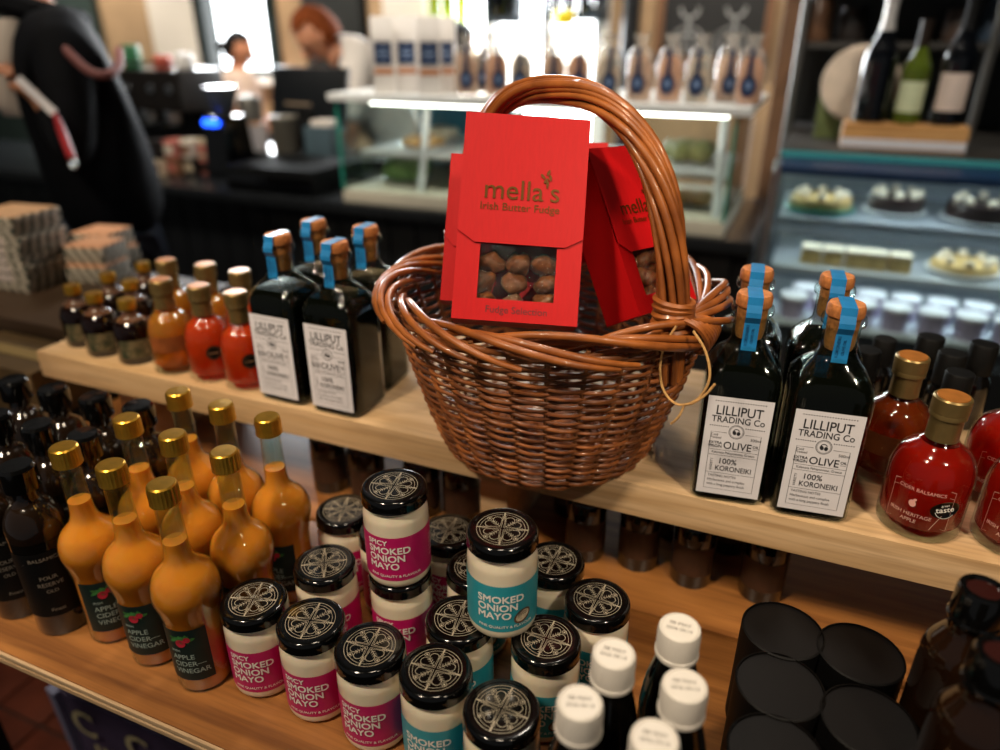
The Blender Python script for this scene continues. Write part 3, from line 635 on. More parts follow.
for i in range(26):   # braided border: each rod rolls from inside over the top to the outside
    a0 = 2 * PI * i / 26 + random.uniform(-.06, .06); span = 1.35 + random.uniform(-.15, .2); pts = []; rr = []; ra = .0165 + random.uniform(-.002, .002)
    for k in range(15):
        s = k / 14; c = R(215 - 250 * s); pts.append(((rt + .003 + ra * math.cos(c)) * math.cos(a0 + span * s), (rt + .003 + ra * math.cos(c)) * math.sin(a0 + span * s), bh - .001 + .0145 * math.sin(c) + .006 * (i % 3 == 0) * math.sin(PI * s)))
        rr.append(.0040 * (1 - .35 * abs(2 * s - 1) ** 3))
    link('rim_rod', MB().tube(pts, rr, 7).mesh('rim_rod', M_wick2, angle=60), bk)
HA = R(-27); hd = Vector((math.cos(HA), math.sin(HA), 0)); hn = Vector((-math.sin(HA), math.cos(HA), 0))
def handle_pt(s):    # s 0..1 from the near right side over the top to the far left side
    a = PI * s; x = .170 * math.copysign(abs(math.cos(a)) ** .82, math.cos(a)); return hd * x + Vector((0, 0, bh - .05 + .266 * math.sin(a) ** .72))
NP = 44
for k in range(12):
    pts = []; rr = []
    for i in range(NP + 1):
        s = i / NP; c = handle_pt(s); d = (handle_pt(min(s + .01, 1)) - handle_pt(max(s - .01, 0))).normalized(); q = d.cross(hn).normalized()
        an = 2 * PI * k / 11 + s * 7.5 + .25 * math.sin(5 * s + k); br = (.0112 if k < 11 else 0) * (1 - .25 * s) * (1 + .12 * math.sin(k * 2.1))
        pts.append(c + q * (br * math.cos(an)) + hn * (br * 1.15 * math.sin(an))); rr.append((.0037 + .0006 * math.sin(k * 1.7)) if k < 11 else .0085 * (1 - .25 * s))
    link('handle_strand', MB().tube(pts, rr, 7).mesh('handle_strand', M_wick2, angle=60), bk)
for side, s_ in ((0, .028), (1, .972)):
    for k in range(5):
        c = handle_pt(s_) + Vector((0, 0, .012 + .0065 * k)); link('binding', MB().tube([c + (hd * math.cos(2 * PI * i / 18) + hn * math.sin(2 * PI * i / 18)) * .0178 + Vector((0, 0, .002 * math.sin(2 * PI * i / 18 + k))) for i in range(18)], .0036, 6, True).mesh('binding', M_wick2), bk)
def spl(pts, sub=6):
    P_ = [Vector(p) for p in pts]; out = []
    for i in range(len(P_) - 1):
        a, b, c, d = P_[max(i - 1, 0)], P_[i], P_[i + 1], P_[min(i + 2, len(P_) - 1)]
        for k in range(sub): u = k / sub; out.append(.5 * (2 * b + (c - a) * u + (2 * a - 5 * b + 4 * c - d) * u * u + (3 * b - a - 3 * c + d) * u ** 3))
    return out + [P_[-1]]
for k in range(8):   # rod ends wrapped round the rim at the near handle foot
    a = HA - .10 + .03 * k; q = .022 - .0012 * k
    link('rod_end', MB().tube(spl([Vector(((rt + .003 + q * math.cos(c_)) * math.cos(a + .05 * e), (rt + .003 + q * math.cos(c_)) * math.sin(a + .05 * e), bh + q * math.sin(c_))) for e, c_ in enumerate((2.4, 1.6, .8, 0, -.8, -1.5))], 4), .0030, 6).mesh('rod_end', M_wick2), bk)
M_twine = mat('jute_twine', '#c99a5e', .8, var=.3, vscale=300, bump=.5, bscale=900)
c = handle_pt(.03) + hd * .026 - hn * .012
for w_, r_ in (([(-.008, -.006, .02), (-.014, -.012, .0), (-.014, -.016, -.022), (-.004, -.020, -.042), (.014, -.020, -.050), (.030, -.014, -.040), (.036, -.008, -.018), (.026, -.004, .004), (.010, -.004, .02)], .0013),
               ([(.020, -.019, -.048), (.030, -.020, -.042), (.040, -.017, -.030), (.046, -.014, -.018)], .0012), ([(.020, -.019, -.048), (.018, -.022, -.060), (.010, -.022, -.072)], .0012)):
    link('twine', MB().tube(spl([c + hd * x + hn * y + Vector((0, 0, z)) for x, y, z in w_]), r_, 6).mesh('twine', M_twine), bk)

# ------------------------------------------------------------------ red fudge boxes
M_red = mat('red_card', '#bc0d12', .5, var=.06, vscale=400, spec=.25, stretch=(1, 1, .15))
M_goldp = mat('gold_foil', '#5e3608', .4, metal=.6)
M_dbrown = mat('dark_red_print', '#5a0b12', .5)
M_fudge = mat('fudge', '#8a5228', .5, coat=.35, var=.4, vscale=90, bump=.5, bscale=180)
M_inside = mat('box_inside', '#2a0a08', .7)
def film_mat():
    m = bpy.data.materials.new('clear_film'); m.use_nodes = True; n = m.node_tree.nodes; L = m.node_tree.links
    for x in list(n): n.remove(x)
    o = n.new('ShaderNodeOutputMaterial'); mx = n.new('ShaderNodeMixShader'); tr = n.new('ShaderNodeBsdfTransparent'); gl = n.new('ShaderNodeBsdfGlossy')
    gl.inputs['Roughness'].default_value = .12; fr = n.new('ShaderNodeLayerWeight'); fr.inputs[0].default_value = .22
    tc = n.new('ShaderNodeTexCoord'); v = n.new('ShaderNodeTexNoise'); v.inputs['Scale'].default_value = 55; v.inputs['Detail'].default_value = 4; v.inputs['Distortion'].default_value = 2
    bp = n.new('ShaderNodeBump'); bp.inputs['Strength'].default_value = 1; bp.inputs['Distance'].default_value = .012
    L.new(tc.outputs['Object'], v.inputs[0]); L.new(v.outputs['Fac'], bp.inputs['Height']); L.new(bp.outputs[0], gl.inputs['Normal']); L.new(bp.outputs[0], fr.inputs['Normal'])
    ad = n.new('ShaderNodeMath'); ad.operation = 'ADD'; ad.inputs[1].default_value = .03; L.new(fr.outputs['Fresnel'], ad.inputs[0])
    L.new(ad.outputs[0], mx.inputs[0]); L.new(tr.outputs[0], mx.inputs[1]); L.new(gl.outputs[0], mx.inputs[2]); L.new(mx.outputs[0], o.inputs[0]); return m
M_film = film_mat()
def fudge_box(label, BL, BR, TL, w=None, dep=.048, full=True, text=True):
    X = (BR - BL); W_ = w or X.length; X.normalize(); Z = TL - BL; h = Z.length; Z = (Z - X * Z.dot(X)).normalized(); Y = Z.cross(X)
    t = thing('fudge_box', label, 'box', BL, 0, 'red boxes of butter fudge')
    t.rotation_mode = 'QUATERNION'; t.rotation_quaternion = Matrix((X, Y, Z)).transposed().to_quaternion()
    wx0, wx1, wz0, wz1, zf = .19 * W_, .80 * W_, .105 * h, .375 * h, .38 * h; th = .0008
    sh = MB()   # carton: back, sides, bottom, sloping top
    sh.box(0, W_, dep - th, dep, 0, h * .93).box(0, th, 0, dep, 0, h * .93).box(W_ - th, W_, 0, dep, 0, h * .93).box(0, W_, 0, dep, 0, th)
    sh.hexa([(0, 0, h - .001), (W_, 0, h - .001), (W_, dep, h * .93), (0, dep, h * .93), (0, 0, h), (W_, 0, h), (W_, dep, h * .93 + .001), (0, dep, h * .93 + .001)])
    link('carton', sh.mesh('carton', M_red, False), t)
    fp = MB().box(0, wx0, -th, 0, 0, zf + .01).box(wx1, W_, -th, 0, 0, zf + .01).box(wx0, wx1, -th, 0, 0, wz0)
    link('front_panel', fp.mesh('front_panel', M_red, False), t)
    fl_ = MB(); y1 = -.003; c = .028 * W_   # tongue flap standing a little proud, with chamfered lower corners
    pr = [(0, zf + .009), (.14 * W_, zf - .002), (.86 * W_, zf - .002), (W_, zf + .007), (W_, h), (0, h)]
    fr_ = [(x, (y1 if z < h * .9 else -.001), z) for x, z in pr]; bk_ = [(x, y + th, z) for x, y, z in fr_]
    fl_.add(fr_ + bk_, [(0, 1, 2, 3, 4, 5), (11, 10, 9, 8, 7, 6)] + [(i, i + 6, (i + 1) % 6 + 6, (i + 1) % 6) for i in range(6)])
    fo = link('flap', fl_.mesh('flap', M_red, False), t)
    if not full: return t
    link('film_window', MB().add([(wx0, .001, wz0), (wx1, .001, wz0), (wx1, .001, zf), (wx0, .001, zf)], [(0, 1, 2, 3)]).mesh('film_window', M_film, False), t)
    link('inner_lining', MB().box(wx0 - .01, wx1 + .01, .040, .041, .005, zf + .01).mesh('inner_lining', M_inside, False), t)
    rnd = random.Random(3)
    for k in range(9):
        bx = wx0 + (wx1 - wx0) * (.12 + .38 * (k % 3)); bz = .012 + (k // 3) * .020
        b = MB(); b.blob((bx + rnd.uniform(-.004, .004), .019 + rnd.uniform(-.002, .004), bz + .009), (.0135, .0125, .0105), k + 11, .32, 14, 10); link('fudge_piece', b.mesh('fudge_piece', M_fudge, angle=50), t)
    if text:
        k = W_ / .12
        F = Flat(); F.text("mella's", .49 * W_, .585 * h, .0275 * k, -.006, sx=1.0); F.text('Irish Butter Fudge', .48 * W_, .53 * h, .0105 * k, .002)
        for q, (dx, dz, rot) in enumerate([(0, 0, .9), (.004, .003, 1.7), (-.003, .004, 2.3), (.002, .008, 1.2)]): F.disc(.675 * W_ + dx, .685 * h + dz, .0032, .0014, 10, rot)
        F.line([(.69 * W_, .65 * h), (.685 * W_, .67 * h), (.675 * W_, .685 * h)], .0006)
        ys = y1 - .0003
        link('gold_lettering', F.place('gold_lettering', M_goldp, lambda a, b: (a, ys, b)), fo)
        G = Flat(); G.text('Fudge Selection', .51 * W_, .040 * h, .0094 * k, .004)
        link('lower_lettering', G.place('lower_lettering', M_dbrown, lambda a, b: (a, -th - .0002, b)), t)
    return t
fudge_box('bright red fudge box facing front with brown fudge behind its window', PD(451, 318, .685), PD(577, 327, .685), PD(470, 112, .695), dep=.040)
P0 = PD(640, 316, .735); up = PD(586, 149, .735) - P0; wd = (_r * .072 + _u * .028 + _f * .060).normalized(); un = up.normalized(); wd = (wd - un * wd.dot(un)).normalized()
fudge_box('red fudge box leaning sideways against the right of the handle', P0, P0 + wd * .098, P0 + up)
b0 = PD(440, 300, .79); xr = (PD(577, 327, .7) - PD(451, 318, .7)).normalized()
fudge_box('crimson fudge box hidden behind the left of the front box', b0, b0 + xr * .075, PD(443, 153, .80), full=False, dep=.028)
b0 = PD(462, 268, .875); fudge_box('crimson fudge box tilted left at the back of the basket', b0, b0 + (xr + _u * -.30).normalized() * .10, PD(423, 164, .89), full=False, dep=.025)
b0 = PD(530, 262, .85); fudge_box('crimson fudge box behind the front box with its top edge showing right', b0, PD(608, 262, .85), PD(529, 143, .85), full=False, dep=.025)

# ------------------------------------------------------------------ service counter and what stands on it
ZC = 1.0
M_cblack = mat('counter_black', '#0c0e10', .5, var=.25, vscale=6, stretch=(6, 6, 1))
M_ctop = mat('counter_top_slate', '#1d1f21', .25, var=.15, vscale=10)
t = thing('service_counter', 'long black panelled service counter across the room', 'counter')
link('worktop', MB().box(-4.3, -.10, 1.96, 2.56, ZC - .035, ZC).mesh('worktop', M_ctop, bev=.003), t)
link('carcass', MB().box(-4.28, -.11, 2.02, 2.54, .03, ZC - .035).mesh('carcass', M_cblack), t)
pl = MB().box(-.046, .046, -.009, .009, .02, ZC - .037).mesh('plank', M_cblack, bev=.004)
for i in range(42): link('plank', pl, t, (-4.22 + i * .098, 2.008, 0))

# glass pastry case
CA0, CA1, CB0, CB1, CT = -1.385, -.185, 1.985, 2.50, 1.33
t = thing('pastry_case', 'white framed glass pastry case standing on the counter', 'display case')
M_pane = thin_glass('case_glass', '#f4faf9', 1.5, .03)
M_gedge = mat('glass_edge', '#2f8f7d', .15, coat=.3)
link('plinth', MB().box(CA0, CA1, CB0, CB1, ZC, ZC + .04).mesh('plinth', mat('cream_plinth', '#cfc8b4', .45, var=.05), bev=.003), t)
link('top_shelf', MB().box(CA0 - .02, CA1 + .03, CB0 - .01, CB1, CT - .022, CT).mesh('top_shelf', M_case_white, bev=.003), t)
link('middle_shelf', MB().box(CA0 + .02, CA1 - .02, CB0 + .09, CB1 - .02, 1.135, 1.150).mesh('middle_shelf', M_case_white, bev=.002), t)
link('front_pane', MB().box(CA0, CA1, CB0 + .001, CB0 + .006, ZC + .04, CT - .022).mesh('front_pane', M_pane, False), t)
for a in (CA0, CA1 - .005): link('side_pane', MB().box(a, a + .005, CB0, CB1, ZC + .04, CT - .022).mesh('side_pane', M_pane, False), t)
for a in (CA0, CA1 - .007): link('glass_edge', MB().box(a, a + .007, CB0 - .002, CB0 + .008, ZC + .04, CT - .022).mesh('glass_edge', M_gedge, False), t)
for a in (CA0 + .26, -.82, CA1 - .03): link('post', MB().tube([(a, CB0 + .05, ZC + .04), (a - .02, CB0 + .16, CT - .02)], .012, 8).mesh('post', M_case_white), t)
link('light_strip', MB().box(CA0 + .1, CA1 - .03, CB0 + .045, CB0 + .060, CT - .031, CT - .023).mesh('light_strip', mat('case_light', '#ffffff', .5, emit='#fff6ea', estr=12), False), t)
M_blueb = mat('blue_backing', '#2d7f98', .5, var=.2, vscale=5)
link('back_panel', MB().box(CA0 + .02, -.95, CB1 - .02, CB1 - .01, ZC + .04, CT - .03).mesh('back_panel', M_blueb, False), t)
M_pastry = mat('pastry', '#c98f4a', .6, var=.4, vscale=40, col2='#e3c590')
def plate_of(label, loc, n, rr, m, pr=.02, ph=.014, cat='pastries'):
    q = thing('pastry_plate', label, 'plate', loc); link('plate', MB().lathe([(0, 0), (.6 * rr, 0), (rr, .008), (rr - .003, .010), (.6 * rr, .004), (0, .004)], 28).mesh('plate', M_case_white), q)
    for k in range(n): a = 2 * PI * k / n; link('pastry', MB().blob((.55 * rr * math.cos(a) * (k > 0), .55 * rr * math.sin(a) * (k > 0), .006 + ph), (pr, pr, ph), k, .2).mesh('pastry', m), q)
    return q
p_ = PB(425, 155, 2.2); plate_of('plate of golden pastries on the case shelf at left', (p_.x, 2.2, 1.1505), 7, .085, M_pastry, .03, .016)
M_cream = mat('cream_cake', '#e9dcc2', .6, var=.15, vscale=40)
p_ = PB(440, 148, 2.36); plate_of('plate of cream topped cakes behind the golden pastries', (p_.x, 2.38, 1.1505), 6, .08, M_cream, .028, .02)
M_olive = mat('green_pies', '#8a8a52', .6, var=.4, vscale=30)
p_ = PB(690, 155, 2.2); plate_of('plate of olive green bakes on the shelf right of handle', (p_.x, 2.25, 1.1505), 6, .1, M_olive, .036, .028)
M_salad = mat('salad', '#9fc07a', .6, var=.5, vscale=40, col2='#5c8a4a')
p_ = PB(372, 195, 2.15); plate_of('bowl of pale green salad at the left of the case', (p_.x + .12, 2.20, ZC + .0402), 7, .09, M_salad, .04, .035)
p_ = PB(690, 195, 2.15); plate_of('plate of flat bakes on the case floor at right', (p_.x, 2.2, ZC + .0402), 6, .1, M_pastry, .034, .012)

# packets along the top of the case
M_bagw = mat('bag_white', '#d9d2cb', .5, var=.05, vscale=20); M_navy = mat('navy_label', '#152a4d', .45, var=.2, vscale=40); M_peach = mat('peach_print', '#c98a62', .5, var=.3, vscale=30)
def bag_kind():
    b = MB(); w, d, h = .031, .022, .195
    b.hexa([(-w, -d, 0), (w, -d, 0), (w, d, 0), (-w, d, 0), (-w, -d, h * .72), (w, -d, h * .72), (w, d, h * .72), (-w, d, h * .72)])
    b.hexa([(-w, -d, h * .72), (w, -d, h * .72), (w, d, h * .72), (-w, d, h * .72), (-w, -.003, h), (w, -.003, h), (w, .003, h), (-w, .003, h)])
    return [('bag', b.mesh('bag', M_bagw, bev=.003), []), ('navy_panel', Flat().rect(-.024, .024, .075, .132).front('navy_panel', M_navy, -d - .001), [('lettering', Flat().rect(-.014, .014, .088, .091).rect(-.016, .016, .100, .106).rect(-.010, .010, .115, .118).front('lettering', mat('bag_print', '#8ba0c0', .5), -d - .0015))]),
            ('flavour_band', Flat().rect(-.026, .026, .050, .066).front('flavour_band', M_peach, -d - .001), [])]
BAG = bag_kind()
for i, x in enumerate((386, 409, 431, 446)):
    q = PB(x, 97, (2.04, 2.10, 2.04, 2.12)[i]); inst(BAG, 'coffee_bag', ['white coffee bag with navy panel at the left end of the case top', 'white coffee bag with navy panel, second from left', 'white coffee bag with navy panel, third from left', 'white coffee bag with navy panel, next to the gift pouches'][i], 'bag', (q.x, q.y, CT + .0005), face_cam(q, -.05), 'coffee bags on the case', 1.08)
M_cello = thin_glass('cellophane', '#fdf8f0', 1.45, .15, .06, .22)
M_choc = mat('gold_brown_treats', '#e2b487', .5, var=.6, vscale=45, col2='#8a5a3c')
def pouch_kind(shade):
    w, d, h = .026, .018, .125
    b = MB().loft([[(w * kx * math.cos(a), d * ky * math.sin(a), z) for a in [2 * PI * i / 16 for i in range(16)]] for kx, ky, z in [(.9, .9, 0), (1, 1, .01), (1, 1, .07), (.8, .7, .095), (.35, .35, .105), (.7, .3, h)]])
    c = MB().loft([[(w * kx * math.cos(a), d * ky * math.sin(a), z) for a in [2 * PI * i / 14 for i in range(14)]] for kx, ky, z in [(.8, .8, .003), (.9, .9, .01), (.9, .85, .065), (.5, .4, .085)]])
    tg = Flat().disc(0, .035, .0145, .019, 20).rect(-.0045, .0045, .05, .10)
    return [('contents', c.mesh('contents', shade), []), ('cellophane', b.mesh('cellophane', M_cello), []), ('navy_tag', tg.front('navy_tag', M_navy, -d - .0015), [('tag_print', Flat().disc(0, .036, .006, .008, 12).front('tag_print', mat('tag_grey', '#6f85a8', .5), -d - .002))])]
PC = [pouch_kind(M_choc), pouch_kind(mat('orange_treats', '#eba565', .5, var=.5, vscale=50, col2='#b06a3c')), pouch_kind(mat('mixed_treats', '#e6c49a', .5, var=.5, vscale=60, col2='#5a7f8a'))]
pn = ['behind the dark haired head', 'left of the basket handle', 'above the red box top', 'at the handle top', 'just right of handle top', 'beyond the handle curve', 'right of the handle', 'fourth from the right end', 'third from the right end', 'second from the right end', 'at the right end of the case', 'at the far left among the pouches']
for i, x in enumerate((467, 497, 521, 553, 577, 607, 638, 668, 697, 726, 748, 482)):
    q = PB(x, 95, 2.12 if i in (9, 11) else 2.05); inst(PC[i % 3], 'gift_pouch', 'clear gift pouch with navy tag ' + pn[i], 'pouch', (q.x, q.y, CT + .0005), face_cam(q, random.uniform(-.2, .2)), 'gift pouches along the case top', 1.32)

def on_counter(x, y, z=ZC): return PZ(x, y, z)
# black till tray, cup, grinder, screen ...
q = PZ(295, 188, ZC); t = thing('cash_drawer', 'flat black cash drawer on the counter in front of the screen', 'till', (q.x, 2.14, ZC))
link('drawer_body', MB().box(-.20, .17, -.15, .15, 0, .085).mesh('drawer_body', mat('till_black', '#0a0c0d', .7, var=.2, spec=.15), bev=.006), t); link('drawer_front', MB().box(-.19, .16, -.156, -.150, .01, .06).mesh('drawer_front', M_black, bev=.002), t)
ZE = ZC + .075
t = thing('raised_ledge', 'dark raised ledge at the back of the counter', 'ledge'); link('ledge_board', MB().box(-2.30, CA0 - .02, 2.315, 2.555, ZE - .02, ZE - .0005).mesh('ledge_board', M_ctop, bev=.003), t); link('ledge_riser', MB().box(-2.29, CA0 - .03, 2.325, 2.55, ZC + .0005, ZE - .02).mesh('ledge_riser', M_cblack), t)
q = PB(298, 150, 2.42); t = thing('till_screen', 'large black till screen seen from behind', 'screen', (q.x + .01, 2.485, ZE))
link('screen_back', MB().hexa([(-.17, -.02, .05), (.17, -.02, .05), (.17, .02, .05), (-.17, .02, .05), (-.17, .04, .30), (.17, .04, .30), (.17, .08, .30), (-.17, .08, .30)]).mesh('screen_back', mat('screen_black', '#0a0d10', .3), bev=.008), t)
link('stand', MB().hexa([(-.04, -.03, 0), (.05, -.03, 0), (.05, .05, 0), (-.04, .05, 0), (-.04, .0, .16), (.04, .0, .16), (.04, .03, .16), (-.04, .03, .16)]).mesh('stand', M_blackm, bev=.004), t); link('stand_foot', MB().box(-.05, .09, -.04, .05, 0, .012).mesh('stand_foot', M_blackm, bev=.004), t)
q = PB(310, 98, 2.35); link('receipt_slot', MB().box(-.07, .05, -.035, -.028, .165, .175).mesh('receipt_slot', mat('dull_tan', '#7a6a58', .5), False), t)
q = PB(263, 160, 2.36); t = thing('paper_cup', 'white paper cup left of the dark grey holder', 'cup', (q.x, q.y, ZE)); link('cup_body', MB().lathe([(0, 0), (.027, 0), (.036, .10), (.034, .10), (.025, .004), (0, .004)], 24).mesh('cup_body', mat('cup_white', '#d8d2d4', .5)), t); link('cup_rim', MB().lathe([(.0355, .099), (.0372, .1), (.0372, .104), (.0345, .104)], 24).mesh('cup_rim', mat('cup_rim', '#b88a66', .5)), t)
q = PB(328, 160, 2.37); t = thing('card_box', 'grey blue box with a white lid beside the pastry case', 'box', (q.x, q.y, ZE)); link('box_body', MB().box(-.062, .055, -.05, .05, 0, .105).mesh('box_body', mat('blue_grey', '#43545c', .5, var=.1), bev=.003), t); link('lid', MB().box(-.04, .045, -.035, .035, .105, .127).mesh('lid', mat('lid_white', '#d9cfc4', .5), bev=.008), t)
q = PB(288, 160, 2.375); t = thing('cutlery_basket', 'dark grey ribbed holder right of the paper cup', 'holder', (q.x, q.y, ZE)); link('holder_body', MB().lathe([(0, 0), (.045, 0), (.052, .13), (.049, .13), (.042, .004), (0, .004)], 40, ribs=.05).mesh('holder_body', mat('holder_grey', '#4a463e', .5, var=.2)), t); link('rim', MB().lathe([(.051, .125), (.055, .126), (.055, .133), (.049, .133)], 30).mesh('rim', mat('holder_rim', '#8a8478', .5)), t)
for i, (x, y) in enumerate([(240, 160), (249, 156), (247, 163)]):
    q = PB((228, 234, 241)[i], y, (2.36, 2.43, 2.355)[i]); tag(link('bread_roll', MB().blob((0, 0, .021), (.032, .030, .021), i, .12, 14, 9).mesh('bread_roll', mat('roll_crust', '#c58b4c', .5, var=.3, vscale=30)), None, (q.x, q.y, ZE)), ['golden roll left of the paper cup', 'golden roll behind the others by paper cup', 'golden roll in front next to paper cup'][i], 'bread roll', 'rolls by the cup')
q = PZ(140 + 15.5 * 3, 180, ZC); t = thing('coffee_grinder', 'tall black coffee grinder with a blue lit hopper', 'grinder', (q.x + .102, 2.21, ZC))
link('grinder_body', MB().hexa([(-.055, -.08, 0), (.055, -.08, 0), (.055, .08, 0), (-.055, .08, 0), (-.05, -.06, .22), (.05, -.06, .22), (.05, .06, .22), (-.05, .06, .22)]).mesh('grinder_body', M_black, bev=.008), t)
link('hopper', MB().lathe([(.03, .22), (.035, .23), (.062, .31), (.06, .32), (0, .322)], 24).mesh('hopper', mat('hopper_smoke', '#3a3f46', .1, coat=.5)), t); link('blue_light', MB().tube([(-.03, -.072, .2), (.03, -.072, .2)], .012, 8).mesh('blue_light', mat('blue_led', '#1c54ff', .4, emit='#1c54ff', estr=6)), t)
q = PB(256, 150, 2.495); t = thing('milk_steamer', 'tall steel urn beside the coffee grinder', 'urn', (q.x, q.y, ZE)); link('urn_body', MB().lathe([(0, 0), (.045, 0), (.047, .01), (.047, .17), (.04, .185), (.012, .195), (0, .195)], 28).mesh('urn_body', mat('urn_steel', '#77756f', .4, metal=.9)), t); link('tap', MB().tube([(0, -.045, .06), (0, -.075, .055), (0, -.078, .04)], .008, 8).mesh('tap', M_gold), t)
q = PB(172, 120, 2.46); t = thing('espresso_machine', 'black and chrome espresso machine behind the tea boxes', 'coffee machine', (q.x - .05, q.y + .02, ZC))
link('machine_body', MB().box(-.27, .22, -.12, .14, .20, .36).mesh('machine_body', mat('machine_black', '#14100d', .3, var=.2), bev=.012), t); link('back_body', MB().box(-.26, .21, .02, .14, 0, .2).mesh('back_body', M_blackm, bev=.006), t); link('drip_tray', MB().box(-.26, .21, -.12, .02, 0, .045).mesh('drip_tray', M_steel, bev=.006), t); link('cup_rail', MB().tube([(-.26, -.11, .385), (.21, -.11, .385)], .006, 8).mesh('cup_rail', M_steel), t)
for a in (-.15, 0, .13):
    g_ = link('group_head', MB().lathe([(.03, .15), (.034, .16), (.034, .205), (0, .205)], 20, a, -.09).mesh('group_head', M_steel), t); link('portafilter_handle', MB().tube([(a, -.10, .165), (a, -.19, .155)], .011, 8).mesh('portafilter_handle', M_black), g_)
for a in (-.2, -.06, .07, .17): link('gauge', MB().lathe([(.016, 0), (.016, .006), (0, .007)], 18).xf(Matrix.Translation((a, -.12, .29)) @ Matrix.Rotation(PI / 2, 4, 'X')).mesh('gauge', M_steel), t)
q = PB(142, 98, 2.5)
for i, (dx, c_, h_) in enumerate([(-.19, '#2f6b45', .09), (-.02, '#b8452a', .05), (.1, '#d8d4d0', .06)]):
    tag(link('canister', MB().lathe([(0, 0), (.036, 0), (.038, .004), (.038, h_ - .01), (.033, h_), (0, h_ + .002)], 24).mesh('canister', mat('canister%d' % i, c_, .4)), None, (q.x + dx + .18, q.y, ZC + .3605)), ['green canister on top of the espresso machine', 'terracotta cup on top of the espresso machine', 'pale mug on top of the espresso machine'][i], 'canister', 'things on the coffee machine')
M_tea = [mat('tea_cream', '#c9b596', .6, var=.2, vscale=20), mat('tea_brown', '#7a5236', .6, var=.3, vscale=20), mat('tea_black', '#1a1512', .5, var=.2), mat('tea_rose', '#b8695a', .6, var=.2), mat('tea_ivory', '#d9cdb8', .6, var=.1)]
tb = 0
for r_, (yb, n_, x0, dx) in enumerate([(182, 4, 140, 15.5), (182, 4, 140, 15.5)]):
    for k in range(n_):
        q = PZ(x0 + dx * k, 180, ZC); z0 = ZC + r_ * .0655
        t = thing('tea_box', ['cream', 'brown', 'black', 'rose', 'ivory'][(k + r_ * 2) % 5] + ' tea box on the counter, ' + ['leftmost', 'second from left', 'third from left', 'nearest the grinder'][k] + (' in the upper row' if r_ else ' in the lower row'), 'box', (q.x, 2.12 + .03 * k, z0), 0, 'tea boxes on the counter')
        link('box_body', MB().box(-.031, .031, -.035, .035, 0, .065).mesh('box_body', M_tea[(k + r_ * 2) % 5], bev=.002), t); link('box_label', Flat().rect(-.022, .022, .016, .048).front('box_label', M_tea[(k * 2 + 1 + r_) % 5], -.0356), t)
# ------------------------------------------------------------------ chilled cabinet and shelves at the right
t = thing('chilled_cabinet', 'glass fronted chilled cabinet full of cakes at right', 'display cabinet'); FA, FE, FB = -.075, 1.5, 2.0
M_fblue = mat('cabinet_blue', '#16304f', .4, var=.1)
link('cabinet_base', MB().box(FA, FE, FB, 2.55, 0, .72).mesh('cabinet_base', M_cblack, bev=.004), t)
link('back_panel', MB().box(FA, FE, 2.53, 2.55, .72, 1.19).mesh('back_panel', mat('cabinet_grey', '#a9b2b8', .4, var=.1), False), t)
link('top_panel', MB().box(FA, FE, FB + .04, 2.55, 1.168, 1.186).mesh('top_panel', M_fblue, bev=.003), t)
link('front_pane', MB().hexa([(FA, FB, .72), (FE, FB, .72), (FE, FB + .006, .72), (FA, FB + .006, .72), (FA, FB + .05, 1.168), (FE, FB + .05, 1.168), (FE, FB + .056, 1.168), (FA, FB + .056, 1.168)]).mesh('front_pane', M_pane, False), t)
link('side_pane', MB().box(FA, FA + .005, FB + .05, 2.53, .72, 1.168).mesh('side_pane', M_pane, False), t)
for a in (FA - .012, .62, FE): link('post', MB().hexa([(a, FB - .01, .70), (a + .018, FB - .01, .70), (a + .018, FB + .012, .70), (a, FB + .012, .70), (a, FB + .04, 1.17), (a + .018, FB + .04, 1.2), (a + .018, FB + .062, 1.2), (a, FB + .062, 1.2)]).mesh('post', M_steel, bev=.002), t)
SHZ = (1.045, .915, .76)
for z in SHZ: link('glass_shelf', MB().box(FA + .02, FE - .02, FB + .10 - (1.045 - z) * .1, 2.5, z - .012, z).mesh('glass_shelf', mat('shelf_glass', '#c6cdd2', .15, coat=.5, var=.05), bev=.002), t)
for z in (1.168, 1.033, .903): link('light_strip', MB().box(FA + .03, FE - .03, FB + .155, FB + .185, z - .004, z).mesh('light_strip', mat('cool_case_light', '#ffffff', .5, emit='#eaf6ff', estr=10), False), t)
M_tart = mat('tart_crust', '#d9b878', .6, var=.3, vscale=30); M_chocc = mat('chocolate_cake', '#2a1712', .4, var=.3, vscale=20, coat=.3); M_plteal = mat('teal_plate', '#4fb3a8', .3, coat=.4)
def cake(label, x, y, b, z, rr, h, m, mp):
    q = PB(x, y, b); t_ = thing('cake', label, 'cake', (q.x, b, z)); link('plate', MB().lathe([(0, 0), (rr * .7, 0), (rr * 1.15, .01), (rr * 1.13, .013), (0, .006)], 28).mesh('plate', mp), t_); link('sponge', MB().lathe([(0, .007), (rr * .95, .007), (rr, .012), (rr, h - .006), (rr * .96, h), (0, h + .002)], 30).mesh('sponge', m), t_)
    for k in range(8): a = k * PI / 4; link('topping', MB().blob((rr * .75 * math.cos(a), rr * .75 * math.sin(a), h + .008), .012, k, .2, 8, 6).mesh('topping', M_cream), t_)
cake('round yellow tart on a teal plate', 820, 205, 2.22, SHZ[0] + .0005, .08, .04, M_tart, M_plteal)
cake('dark chocolate cake on a white plate', 895, 205, 2.26, SHZ[0] + .0005, .07, .05, M_chocc, M_case_white)
cake('dark glazed cake at the right picture edge', 985, 210, 2.24, SHZ[0] + .0005, .09, .05, M_chocc, M_case_white)
